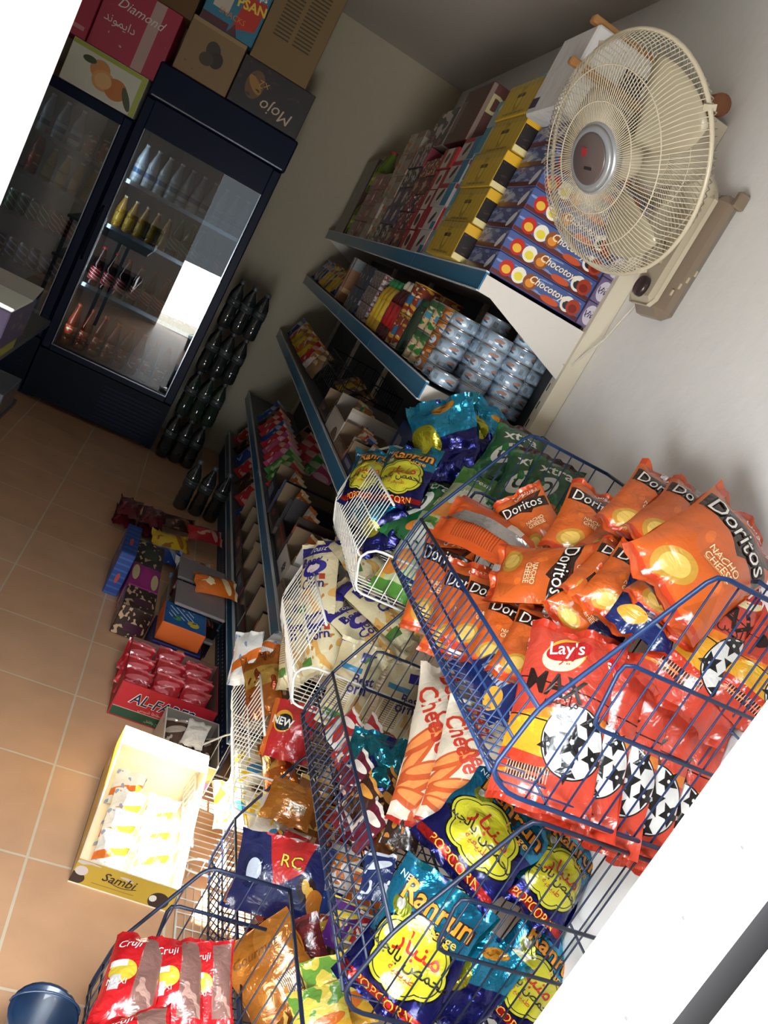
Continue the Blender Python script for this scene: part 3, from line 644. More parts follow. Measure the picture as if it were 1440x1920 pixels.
# ------------------------------------------------------------------ middle shelf: tuna cans and jars
Z2 = 1.447
def tuna_label(name, base, c2):
    d = Design(name, base, .28, coat=.4, metal=.25); asp = 6.9
    for u0 in (.05, .38, .71):
        d.ell(u0 + .05, .5, .36, .42, '#c3d6e6', 0, asp).ell(u0, .62, .42, .16, c2, .2, asp).ell(u0 + .012, .4, .34, .09, '#46637f', -.2, asp).rect(u0 + .13, .25, u0 + .18, .75, '#34475c').stripes(80, 0, .3, '#dfe6ea', u0 + .13, .25, u0 + .18, .75).rect(u0 + .22, .1, u0 + .27, .35, '#dfe9f2')
    return d.done()
TL = tuna_label('tuna_label', '#a3bdd6', '#b98a78'); TO = tuna_label('orange_tuna_label', '#b0622a', '#d99a4a')
TIN = mat('#c3c8cd', .25, .9, name='tinplate')
def tin(r, h, label, lid=None, name='tuna_can'):
    b = MB(); b.lathe([(r * .96, 0), (r, .002), (r, .004)], TIN, 24); b.lathe([(r * .985, .004), (r * .985, h - .004)], label, 24); b.lathe([(r * .985, h - .004), (r, h - .003), (r, h), (r * .95, h), (r * .94, h - .002), (0, h - .002)], lid or TIN, 24); return b.mesh(name)
tm = tin(.0445, .041, TL); to = tin(.0445, .041, TO, mat('#c98d3e', .3, .6))
stacks = [(.752, 2.335, 1, tm), (.843, 2.338, 5, tm), (.933, 2.342, 6, tm), (1.005, 2.415, 6, tm), (.755, 2.428, 5, tm), (.847, 2.432, 6, tm), (.925, 2.438, 4, tm)]
wh = ['front shelf corner', 'second place along the end', 'third place along the end', 'wall side', 'front edge behind the lone can', 'middle of the second row', 'wall end of the second row']
for s, (x, y, n, m) in enumerate(stacks):
    for i in range(n):
        o = link('tuna_can', m, None, (x + R.uniform(-.002, .002), y + R.uniform(-.002, .002), Z2 + i * .0412), R.uniform(0, 6)); tag(o, 'pale blue tuna can, %s, stack at the %s' % (updown(i, n), wh[s]), 'can', 'pale blue tuna cans')
for j in range(2):
    for i in range(5):
        o = link('tuna_can', to, None, (.752 + j * .092, 2.522 + j * .004, Z2 + i * .0412), R.uniform(0, 6)); tag(o, 'orange tuna can, %s of the %s stack behind the blue cans' % (updown(i, 5), 'front edge' if j == 0 else 'inner'), 'can', 'orange tuna cans')
d = Design('vegetable_tin_label', '#c9b48c', .3, coat=.4)
d.spots(5, .55, '#2f7a3a', seed=1).spots(6, .62, '#b8432f', seed=2).spots(7, .66, '#efe6cf', seed=3).rect(0, .8, 1, 1, '#2c6b3a').rect(.2, .4, .35, .6, '#3b8fb0').rect(.7, .4, .85, .6, '#3b8fb0')
VL = d.done(); vt = tin(.043, .105, VL, None, 'vegetable_tin')
for c in range(4):
    for i in range(2):
        x, y = (.752, .845)[c % 2], 2.625 + (c // 2) * .09
        o = link('vegetable_tin', vt, None, (x, y, Z2 + i * .1055), R.uniform(0, 6)); tag(o, 'mixed vegetable tin, %s of the %s stack, %s' % (('lower', 'upper')[i], ('front edge', 'inner')[c % 2], ('beside the orange cans', 'away from the orange cans')[c // 2]), 'tin', 'vegetable tins on the middle shelf')
gj = MB(); gj.lathe([(.046, 0), (.05, .006), (.05, .15), (.045, .17), (.04, .175)], mat('#17301f', .08, coat=1, name='olive_jar_glass'), 20)
gl = MB(); gl.lathe([(.043, .174), (.044, .178), (.044, .198), (.041, .2)], mat('#274a34', .35, .3), 20); gjm, glm = gj.mesh('olive_jar'), gl.mesh('lid')
for i, (x, y) in enumerate(((.95, 2.55), (.95, 2.66), (.99, 2.78), (.87, 2.845), (.76, 2.85))):
    t = link('olive_jar', gjm, None, (x, y, Z2)); link('lid', glm, t); tag(t, 'dark green olive jar, %s from the tuna end on the middle shelf' % ORD[i], 'jar', 'olive jars on the middle shelf')
d = Design('pickle_label', '#8c3324', .3, coat=.4); d.spots(5, .55, '#d3a03a', seed=4).spots(7, .62, '#e4d3ae', seed=2).rect(.3, .3, .6, .6, '#2f6f9c'); PL = d.done()
pt = tin(.042, .12, PL, mat('#c9a03a', .4, .4), 'pickle_tin')
for c in range(4):
    for i in range(2):
        o = link('pickle_tin', pt, None, ((.75, .842)[c % 2], 2.94 + (c // 2) * .09, Z2 + i * .1205), R.uniform(0, 6)); tag(o, 'red and yellow pickle tin, %s of the %s stack %s the ketchup' % (('lower', 'upper')[i], ('front edge', 'inner')[c % 2], ('away from', 'next to')[c // 2]), 'tin', 'pickle tins on the middle shelf')
def squeeze(body, label, cap, r=.036, h=.235, name='ketchup_bottle'):
    b = MB(); B = mat(body, .15, coat=.6, name='sauce_' + body.strip('#')); b.lathe([(r * .9, 0), (r, .008), (r, h * .2)], B, 16); b.lathe([(r * 1.004, h * .2), (r * 1.004, h * .58)], label, 16); b.lathe([(r, h * .58), (r * .95, h * .68), (r * .6, h * .8), (r * .42, h * .86)], B, 16)
    c = MB(); c.lathe([(r * .5, h * .85), (r * .5, h * .93), (r * .3, h), (0, h)], mat(cap, .35), 14); return b.mesh(name), c.mesh('cap')
km, kc = squeeze('#4a0d14', lab('#b8262a', lambda d: d.rect(.2, .3, .5, .7, '#e5ddd0'), lambda d: d.rect(.7, .3, .95, .7, '#e5ddd0')), '#cfcab4')
for i in range(6):
    t = link('ketchup_bottle', km, None, ((.75, .83)[i % 2], 3.12 + (i // 2) * .078, Z2)); link('cap', kc, t); tag(t, 'dark red ketchup bottle, %s row, %s from the pickle tins' % (('front', 'second')[i % 2], ORD[i // 2]), 'bottle', 'ketchup bottles')
mm, mc = squeeze('#c9a22c', lab('#e2c23c', lambda d: d.rect(.2, .2, .5, .8, '#b8402c'), lambda d: d.rect(.65, .2, .9, .8, '#2f5f9c')), '#2f8a4c', .034, .22, 'mustard_bottle')
for i in range(6):
    t = link('mustard_bottle', mm, None, ((.745, .825)[i % 2], 3.365 + (i // 2) * .075, Z2)); link('cap', mc, t); tag(t, 'yellow mustard bottle with green cap, %s row, %s from the ketchup' % (('front', 'second')[i % 2], ORD[i // 2]), 'bottle', 'mustard bottles')
def col2(y0, y1, n, cols, base, design, label, name, h, z, depth=.16, x0=.71): col_boxes(y0, y1, h, n, base, design, label, depth, z=z, name=name, cols=cols, x0=x0)
col2(3.6, 3.86, 3, 3, '#6d5b5a', sd('spice_print', '#6a5552', lambda d: d.spots(6, .52, '#b9b2b0', seed=2), lambda d: d.spots(7, .6, '#7a2c26', seed=5)), 'grey brown spice box on the middle shelf', 'spice_box', .075, Z2)
col2(3.88, 4.2, 2, 3, '#1d2540', sd('navy_tea_print', '#1c2440', lambda d: d.spots(5, .62, '#4d5f8c'), lambda d: d.rect(0, .4, .3, .6, '#8a8f9a')), 'navy tea box on the middle shelf', 'tea_box', .115, Z2)
col2(4.5, 4.6, 1, 3, '#8d6138', sd('book_spine', '#8d6138', lambda d: d.rect(0, .75, 1, 1, '#7d858c'), lambda d: d.rect(0, .2, 1, .3, '#c9a06a')), 'slim orange brown box standing on end on the middle shelf', 'slim_box', .24, Z2, .2)

# ------------------------------------------------------------------ bags and packets
def bag_mesh(name, w, h, t, design, seed=0, texts=(), back=None, crumple=.006, bend=0.0, nu=14, nv=20, fin=False, curl=0.0):
    """pillow bag, centred; x across, y up, z to the front. texts: (string, u, v, height, colour, kwargs)"""
    rr = random.Random(seed); ph = [rr.uniform(0, 6.3) for _ in range(8)]; off = Vector((rr.uniform(-9, 9), rr.uniform(-9, 9), rr.uniform(-9, 9)))
    seal = .055
    def prof(u, v):
        vv = min(max((v - seal) / (1 - 2 * seal), 0), 1)
        return (max(math.sin(math.pi * u), 0) ** .62) * (max(math.sin(math.pi * vv), 0) ** .55)
    def surf(u, v, side):
        p = prof(u, v)
        x = (u - .5) * w * (1 - .10 * math.sin(math.pi * v) ** .8); y = (v - .5) * h
        e = 1 - math.sin(math.pi * min(max(v, 0), 1))
        z = side * (t / 2 * p)
        z += .012 * min(w, .2) / .2 * e ** 3 * (math.sin(2 * math.pi * 2.1 * u + ph[0]) + .6 * math.sin(2 * math.pi * 4.3 * u + ph[1]))
        q = Vector((x * 13, y * 13, side * 1.7)) + off
        z += side * crumple * (noise.noise(q) + .6 * noise.noise(q * 2.3)) * (.25 + p) * 1.3
        cr = noise.noise(Vector((x * 30, y * 9, side)) + off); z -= side * crumple * .7 * max(0, .25 - abs(cr)) * 4 * p * .6
        x += crumple * .8 * noise.noise(Vector((y * 17, side, 3)) + off)
        z += bend * ((v - .5) * 2) ** 2 * h + curl * (u - .5) * (v - .5) * w
        return Vector((x, y, z))
    mb = MB(); back = back or design
    for side, m in ((1, design), (-1, back)):
        vs = []; fs = []; uv = []
        for j in range(nv + 1):
            v = j / nv
            for i in range(nu + 1):
                u = i / nu; vs.append(surf(u, v, side))
        for j in range(nv):
            for i in range(nu):
                a = j * (nu + 1) + i; f = (a, a + 1, a + nu + 2, a + nu + 1); q = [(i / nu, j / nv), ((i + 1) / nu, j / nv), ((i + 1) / nu, (j + 1) / nv), (i / nu, (j + 1) / nv)]
                if side < 0: f = f[::-1]; q = [(1 - a_, b_) for (a_, b_) in q[::-1]]
                fs.append(f); uv.append(q)
        mb.add(vs, fs, m, uv, True)
    if fin:                                                  # folded seam down the back
        vs = []; fs = []
        for j in range(nv + 1):
            v = j / nv; a = surf(.5, v, -1)
            vs += [a + Vector((0, 0, -.002)), a + Vector((.012, 0, -.006)), a + Vector((-.022, 0, -.004))]
        for j in range(nv): fs += [(j * 3, j * 3 + 3, j * 3 + 4, j * 3 + 1), (j * 3 + 2, j * 3 + 5, j * 3 + 3, j * 3)]
        mb.add(vs, fs, mat('#b9b4b0', .25, .7, name='silver_seam', bump=.4), smooth=True)
    for (s, cu, cv, hh, col, kw) in texts:
        mm = mat(col, .4) if isinstance(col, str) else col
        mb.text(s, lambda x, y, l, cu=cu, cv=cv: surf(min(max(cu + x / w, .01), .99), min(max(cv + y / h, .01), .99), 1) + Vector((0, 0, .0012 + l)), hh, mm, **kw)
    return mb.mesh(name)
def place(o, top, bot, normal, w=None):
    """stand a bag between two points with its front turned towards normal"""
    up = (top - bot).normalized(); n = Vector(normal); n = (n - up * n.dot(up)).normalized(); rt = up.cross(n)
    k = (top - bot).length / o['_h']; c = (top + bot) / 2
    kw = k if w is None else w / o['_w']
    kd = (k + kw) / 2
    o.matrix_world = Matrix(((rt.x * kw, up.x * k, n.x * kd, c.x), (rt.y * kw, up.y * k, n.y * kd, c.y), (rt.z * kw, up.z * k, n.z * kd, c.z), (0, 0, 0, 1)))
class Kind:
    def __init__(s, name, cat, w, h, meshes, group): s.name, s.cat, s.w, s.h, s.meshes, s.group, s.i = name, cat, w, h, meshes, group, 0
    def put(s, label, top, bot, normal, w=None, group=None, share=False):
        o = link(s.name, s.meshes[s.i % len(s.meshes)]); s.i += 1
        o['_h'], o['_w'] = s.h, s.w; place(o, Vector(top), Vector(bot), normal, w); del o['_h']; del o['_w']
        return tag(o, label, s.cat, group or s.group)
FOILK = dict(rough=.22, metal=.0, coat=.7, bump=.35, bscale=28)
# orange corn chips
d = Design('orange_chips_film', '#c75c22', **FOILK); a = .72
d.rect(0, .93, 1, 1, '#c23f1c').rect(0, 0, 1, .08, '#bd3a1a').poly([(.06, .80), (.62, .58), (.97, .86)], '#2a150e').poly([(.14, .785), (.60, .625), (.88, .845)], '#5b2113').poly([(.03, .70), (.98, .60), (.98, .76), (.03, .86)], '#2a150e')
d.ell(.36, .20, .15, .11, '#b98a34', .2, a).ell(.36, .20, .10, .075, '#d9b35a', .2, a).rect(.40, .36, .80, .50, '#b5561f').poly([(.70, .1), (.95, .16), (.8, .32)], '#b0521c').stripes(0, 40, .35, '#d8894a', .44, .37, .76, .49).spots(5, .66, '#d96a22', 0, .1, 1, .58)
OD = d.done()
BK = lambda nm, base: sd(nm, base, lambda d: d.rect(.58, .15, .86, .4, '#cfc7bb'), lambda d: d.stripes(0, 30, .4, '#6d5548', .15, .2, .5, .8))
ODB = Design('orange_chips_back', '#c9521c', **FOILK).rect(.6, .2, .85, .35, '#d6cabb').stripes(0, 36, .35, '#8a3a1a', .12, .3, .5, .8).done()
otx = [('Doritos', .5, .735, .030, '#1b0f0b', dict(bold=.05, rot=-.10, width=.118)), ('Doritos', .5, .735, .030, '#efe9e2', dict(rot=-.10, width=.116, lift=.0006)),
       (arabic('دوريتوس'), .66, .885, .014, '#efe9e2', dict(rot=.0)), ('NACHO', .6, .465, .011, '#f0d9b0', {}), ('CHEESE', .6, .405, .011, '#f0d9b0', {})]
K_OR = Kind('chips_bag', 'bag', .145, .21, [bag_mesh('chips_bag', .145, .21, .062, OD, s, otx, ODB, .005, R.uniform(-.05, .05), fin=True, curl=R.uniform(-.3, .3)) for s in range(5)], 'orange corn chip bags in the top blue basket')
# red crisps with a football
d = Design('red_crisps_film', '#bd4230', **FOILK); a = .60
d.ell(.3, .33, .55, .16, '#d9781e', .25, a).ell(.3, .31, .5, .12, '#c93a20', .25, a).ell(.2, .36, .22, .07, '#e0a32a', .3, a).poly([(.1, .27), (.5, .25), (.5, .33), (.1, .36)], '#dba02a').poly([(.05, .42), (.3, .36), (.26, .46)], '#d9b02c').poly([(.12, .44), (.2, .3), (.24, .31), (.2, .46)], '#c9a02a')
for (x0, y0, x1, y1) in ((.0, .66, 1, .61), (.0, .45, .6, .43)): d.poly([(x0, y0 - .004), (x1, y1 - .004), (x1, y1 + .004), (x0, y0 + .004)], '#33130e')
d.ell(.70, .37, .190, .190, '#1a1a1c', 0, a).ell(.70, .37, .182, .182, '#d9d9d6', 0, a)
def star(d, cu, cv, r, col, rot=0, asp=a):
    for k in range(5):
        t = rot + k * 2 * math.pi / 5; p = lambda q, rad: (cu + rad * math.cos(q) / asp, cv + rad * math.sin(q))
        d.poly([p(t - 1.26, r * .42), p(t, r), p(t + 1.26, r * .42)], col)
star(d, .70, .37, .10, '#1a1a1c', .3)
for k in range(5):
    t = .3 + .63 + k * 2 * math.pi / 5; star(d, .70 + .145 * math.cos(t) / a, .37 + .145 * math.sin(t), .070, '#1a1a1c', t)
d.ell(.42, .82, .13, .10, '#d9a63a', .4, a).ell(.40, .80, .13, .085, '#f0dfae', .3, a).ell(.44, .845, .14, .062, '#b81f22', .35, a)
d.rect(.12, .175, .55, .205, '#3b1a14').rect(.14, .135, .5, .16, '#3b1a14').stripes(34, 0, .35, '#d9a08a', .12, .135, .55, .205).rect(0, .95, 1, 1, '#bd331d')
RD = d.done(); RDB = Design('red_crisps_back', '#b8351f', **FOILK).rect(.5, .2, .85, .4, '#cfc5bb').stripes(0, 34, .35, '#6d2016', .1, .3, .45, .85).done()
rtx = [("Lay's", .42, .848, .026, '#f4efe6', dict(rot=.20, bold=.01)), (arabic('ليز'), .44, .80, .022, '#b81f22', dict(rot=.2)), ('MAX', .40, .635, .040, '#1f0f0c', dict(bold=.02, rot=-.04)), (arabic('ماكس'), .5, .555, .020, '#1f0f0c', {})]
K_RD = Kind('crisps_bag', 'bag', .185, .31, [bag_mesh('crisps_bag', .185, .31, .06, RD, s + 20, rtx, RDB, .005, R.uniform(-.03, .03), nu=16, nv=24) for s in range(3)], 'red football crisp bags in the top blue basket')
# blue foil puffs with a yellow cloud
BLF = dict(rough=.20, metal=.75, coat=.5, bump=.55, bscale=22)
blobs = [(.30, .46, .13), (.48, .54, .14), (.66, .50, .13), (.72, .38, .12), (.55, .33, .14), (.36, .33, .12)]
def blue_film(name, metal=.75):
    d = Design(name, '#1c7fa8', **dict(BLF, metal=metal)); a = .72
    d.rect(0, 0, 1, .40, '#171b66').poly([(0, .40), (.0, .36), (1, .30), (1, .62)], '#171b66').spots(3, .6, '#1a9fc4', 0, .6, 1, 1).rect(.0, .06, 1, .13, '#b81f1c')
    d.cloud(blobs, '#10121e', .045, a).cloud(blobs, '#aaa82a', .03, a).cloud(blobs, '#10121e', .008, a).cloud(blobs, '#b5b128', 0, a)
    m = None
    for (cu, cv, r) in blobs: e = d.mell(cu, cv, r + .03, r + .03, 0, a); m = e if m is None else d.op('MAXIMUM', m, e)
    d.L.new(d.op('MULTIPLY', d.op('SUBTRACT', 1.0, m), metal), d.b.inputs['Metallic'])
    d.ell(.22, .68, .08, .07, '#8e9a2a', 0, a).ell(.20, .69, .035, .04, '#e8e8dc', 0, a)
    return d.done()
BFD = blue_film('blue_foil_film'); BFB = Design('blue_foil_back', '#16707f', **BLF).rect(0, 0, 1, .45, '#171b66').rect(.2, .2, .5, .4, '#b5bcc0').spots(4, .62, '#1a2470').done()
ltx = [('Ranrun', .55, .80, .036, '#2a1208', dict(bold=.06, width=.135)), ('Ranrun', .55, .80, .036, '#e3912a', dict(bold=.02, width=.131, lift=.0007)), ('Large', .72, .665, .017, '#d9a03a', dict(bold=.01)),
       (arabic('منبار'), .54, .50, .034, '#b3221c', dict(bold=.01)), (arabic('محمص بالجبنة'), .50, .395, .020, '#14121a', dict(bold=.012)), (arabic('طبيعية'), .52, .315, .014, '#a8321e', {}), ('POPCORN', .5, .095, .020, '#e8a23a', dict(width=.11)), ('NEW', .16, .86, .012, '#d8e6ea', {})]
K_BL = Kind('puffs_bag', 'bag', .17, .24, [bag_mesh('puffs_bag', .17, .24, .07, BFD, s + 40, ltx, BFB, .009, R.uniform(-.05, .05), nu=18, nv=26, curl=R.uniform(-.4, .4)) for s in range(4)], 'blue foil puffs bags')
K_BX = Kind('puffs_bag', 'bag', .17, .25, [bag_mesh('puffs_bag', .17, .25, .06, Design('plain_blue_foil', '#1a86ac', **BLF).rect(0, 0, 1, .40, '#171b66').poly([(0, .40), (.0, .36), (1, .30), (1, .62)], '#171b66').ell(.2, .5, .16, .2, '#b5b128', .4, .7).ell(.55, .86, .14, .05, '#d9962a', .5, .7).done(), 300 + s, (), BFB, .02, .05, nu=20, nv=28, curl=.5 - s) for s in range(2)], 'blue foil puffs bags')
# green crisps
d = Design('green_crisps_film', '#15592f', **FOILK); a = .7
d.ell(.42, .44, .24, .13, '#e2e6dc', .9, a).ell(.42, .44, .15, .075, '#2b3a30', .9, a).ell(.42, .44, .1, .05, '#e2e6dc', .9, a).rect(0, .9, 1, 1, '#3b1a1c').ell(.72, .22, .16, .06, '#c9742a', .7, a).spots(5, .6, '#1d7a3c')
K_GR = Kind('green_crisps_bag', 'bag', .15, .22, [bag_mesh('green_crisps_bag', .15, .22, .065, d.done(), s + 60, [('xtra', .52, .76, .036, '#eef0e8', dict(bold=.015, rot=.12, width=.10))], None, .006) for s in range(3)], 'green crisp bags in the top white basket')
d = Design('lime_crisps_film', '#b4c294', **FOILK); d.rect(0, .7, 1, 1, '#4f8a35').ell(.5, .45, .3, .16, '#d9ddcc', .5, .7).spots(4, .58, '#cfae4a', 0, 0, 1, .5).rect(0, 0, 1, .1, '#4f8a35').ell(.3, .25, .2, .1, '#d98a3a', .3, .7)
K_LM = Kind('lime_crisps_bag', 'bag', .17, .26, [bag_mesh('lime_crisps_bag', .17, .26, .07, d.done(), s + 70, [('Fresh', .5, .82, .024, '#f2f2e6', dict(bold=.01)), (arabic('شيبس'), .5, .6, .026, '#eef2dc', {})], None, .006) for s in range(2)], 'pale lime crisp bags in the top white basket')
# cream toast bags with purple
d = Design('cream_toast_film', '#d5cba6', rough=.3, coat=.5, bump=.3, bscale=30); a = .55
d.rect(0, .80, 1, .95, '#2b2580').ell(.5, .60, .17, .10, '#2b2580', .2, a).ell(.5, .60, .09, .055, '#c9b9b6', .2, a).spots(9, .64, '#2b2580', 0, .66, 1, .8, 3).spots(5, .55, '#d3a55a', 0, .05, 1, .42, 2).spots(7, .62, '#b57a3c', 0, .05, 1, .4, 5).rect(.68, .45, .8, .52, '#b8402c').rect(.0, .12, .3, .2, '#4d7d35')
ctx_ = [('Best', .40, .70, .034, '#241f70', dict(bold=.02)), ('for', .52, .50, .030, '#241f70', dict(bold=.02)), ('Corn', .5, .41, .030, '#241f70', dict(bold=.02)), ('Toast', .5, .875, .022, '#e9e6f0', dict(shear=.3))]
CD = d.done(); CDB = Design('cream_toast_back', '#cdbf98', rough=.3, coat=.5, bump=.3, bscale=30).stripes(0, 40, .4, '#7d7058', .1, .25, .5, .6).rect(.1, .12, .5, .2, '#3f7d35').rect(.1, .68, .6, .74, '#2f7fa8').rect(.5, .8, 1, .9, '#2b2580').spots(5, .6, '#c99a5a', .5, .1, 1, .6).done()
K_CR = Kind('toast_bag', 'bag', .15, .27, [bag_mesh('toast_bag', .15, .27, .075, CD, s + 80, ctx_, CDB, .006) for s in range(3)], 'cream toast bags in the white basket')
K_CB = Kind('toast_bag', 'bag', .15, .27, [bag_mesh('toast_bag', .15, .27, .075, CDB, s + 85, [('orn', .6, .5, .034, '#241f70', dict(bold=.02)), ('Best', .7, .62, .03, '#241f70', dict(bold=.02))], CD, .006) for s in range(2)], 'cream toast bags behind the middle blue basket')
# cheese twists in a clear bag
d = Design('cheese_twist_film', '#cdc2ae', rough=.22, coat=.6, bump=.3, bscale=25); a = .5
for (u, v, r) in ((.2, .2, .4), (.35, .12, -.3), (.15, .35, .9), (.4, .3, .2), (.25, .48, .5), (.55, .15, .7)): d.ell(u, v, .20, .055, '#b8522a', r, a).ell(u, v + .01, .16, .03, '#d9864a', r, a)
d.ell(.75, .25, .2, .05, '#b8522a', 1.1, a).ell(.75, .26, .16, .028, '#d9864a', 1.1, a).rect(0, 0, 1, .03, '#a8281e')
ctx2 = [('Best', .52, .82, .050, '#b5341f', dict(shear=.3, bold=.02, rot=-1.0, width=.10)), ('Cheese', .34, .62, .050, '#b5341f', dict(shear=.3, bold=.02, rot=-1.0, width=.16)), ('Cheese', .62, .50, .044, '#b5341f', dict(shear=.3, bold=.02, rot=-1.0, width=.13))]
K_CT = Kind('twists_bag', 'bag', .19, .34, [bag_mesh('twists_bag', .19, .34, .08, d.done(), s + 90, ctx2, None, .005, nu=16, nv=24) for s in range(2)], 'cheese twist bags in the middle blue basket')
def gen(name, cat, w, h, t, base, group, fs=(), texts=(), n=2, seed=100, crumple=.006, metal=0, **kw):
    d = Design(name + '_film', base, **dict(FOILK, metal=metal))
    for f in fs: f(d)
    m = d.done(); return Kind(name, cat, w, h, [bag_mesh(name, w, h, t, m, seed + s, texts, None, crumple, nu=kw.get('nu', 12), nv=kw.get('nv', 16)) for s in range(n)], group)
K_NV = gen('navy_crisps_bag', 'bag', .14, .2, .06, '#14245c', 'navy crisp bags among the orange bags', [lambda d: d.rect(.5, .2, .95, .55, '#a8b2bc'), lambda d: d.stripes(0, 26, .4, '#39456e', .5, .2, .95, .55), lambda d: d.ell(.3, .2, .16, .1, '#d9a23a', 0, .7)])
K_NU = gen('nut_snack_bag', 'bag', .2, .17, .06, '#1a2150', 'nut snack bags', [lambda d: d.poly([(.3, 1), (.45, .35), (.75, .6), (.8, 1)], '#b32424'), lambda d: d.ell(.2, .5, .16, .22, '#0f1840', 0, 1.2), lambda d: d.ell(.2, .5, .10, .15, '#b9c2d0', 0, 1.2), lambda d: d.ell(.82, .42, .13, .17, '#2a1a1c', .4, 1.2), lambda d: d.ell(.80, .45, .05, .09, '#c99a3a', .3, 1.2), lambda d: d.ell(.86, .38, .05, .08, '#c99a3a', .1, 1.2), lambda d: d.ell(.95, .25, .12, .2, '#a8641f', .3, 1.2)], [('RC', .6, .7, .028, '#1a1412', dict(bold=.03)), ('RC', .6, .7, .028, '#d9c23a', dict(lift=.0007))], 1, 130)
K_GD = gen('gold_biscuit_bag', 'bag', .17, .26, .07, '#a3621d', 'gold bags', [lambda d: d.rect(.5, .3, .85, .5, '#c9b9a0'), lambda d: d.stripes(40, 0, .4, '#6d4a24', .55, .3, .85, .5), lambda d: d.spots(3, .6, '#b8762a')], [('Gourmet', .45, .8, .022, '#5a3210', dict(shear=.3))], 2, 140, .008, .3)
K_RN = gen('red_snack_bag', 'bag', .16, .17, .06, '#b01f22', 'red snack bags', [lambda d: d.ell(.32, .62, .2, .2, '#d9a02c', 0, .95), lambda d: d.ell(.34, .6, .18, .15, '#14181c', .3, .95), lambda d: d.rect(0, 0, .12, 1, '#c9641e')], [('NEW', .32, .61, .024, '#e9e6df', dict(bold=.03, rot=-.1))], 1, 150)
K_GO = gen('gold_foil_bag', 'bag', .13, .2, .055, '#b0621d', 'gold foil bags', [lambda d: d.rect(0, .45, 1, .75, '#c9a04a'), lambda d: d.spots(4, .6, '#8d3a18')], (), 2, 160, .009, .6)
K_RB = gen('red_cocoa_bag', 'bag', .15, .24, .075, '#b3171d', 'red cocoa bags in the low basket', [lambda d: d.rect(.55, .1, .95, .95, '#7d5a52'), lambda d: d.spots(5, .6, '#a88478', .55, .1, .95, .95), lambda d: d.ell(.3, .5, .15, .12, '#c9b23a', 0, .62), lambda d: d.rect(.05, .55, .35, .62, '#d9d4d0'), lambda d: d.rect(.12, .3, .3, .45, '#b9b4b4')], [('Cruji', .3, .8, .022, '#f1e9e4', dict(shear=.2)), ('MAXI', .25, .38, .016, '#f1e9e4', {})], 3, 170)
K_YG = gen('yellow_crisps_bag', 'bag', .15, .22, .06, '#c9b54a', 'yellow and green crisp bags', [lambda d: d.spots(4, .52, '#5d8a35', 0, .5, 1, 1, 2), lambda d: d.rect(0, 0, 1, .3, '#d3a22c'), lambda d: d.ell(.6, .35, .25, .12, '#c2641e', .3, .7)], (), 2, 180)
K_SP = gen('white_sachet', 'packet', .10, .14, .03, '#cfcfcb', 'white sachets', [lambda d: d.poly([(0, .2), (1, .5), (1, .7), (0, .4)], '#c9641e'), lambda d: d.spots(5, .64, '#7f8fb0')], (), 2, 190, .008)
K_WY = gen('white_yellow_bag', 'bag', .13, .19, .05, '#d9d6c6', 'white and yellow bags', [lambda d: d.spots(3, .55, '#d9b21e', seed=2), lambda d: d.ell(.6, .3, .15, .1, '#2f7fb0', 0, .7)], (), 2, 200)
K_PK = {}
C2 = {'#b5222a': '#d9a08c', '#c9641e': '#efd9a8', '#d9b32a': '#a8641e', '#3d8a3a': '#a8c48a', '#22408a': '#8aa4cc', '#5a2a7a': '#c49ad0', '#d8d4cc': '#c9742a', '#3a2018': '#8a5a34', '#c04a7a': '#e0a8c0', '#7ab02a': '#d0dc9a', '#5aa0c8': '#d5e3ea', '#8a6a4a': '#c9a878'}
def packet(col, w=.085, h=.12, t=.022, c2=None, metal=0):
    c2 = c2 or C2.get(col, '#d9d2c8')
    k = (col, w, h)
    if k not in K_PK: K_PK[k] = gen('snack_packet', 'packet', w, h, t, col, 'packets', [lambda d: d.spots(3.5, .58, c2, .05, .12, .95, .6, len(K_PK)), lambda d: d.ell(.5, .72, .3, .09, c2, .25, .7), lambda d: d.rect(0, .93, 1, 1, c2)], (), 2, 220 + 3 * len(K_PK), .004, metal, nu=8, nv=10)
    return K_PK[k]

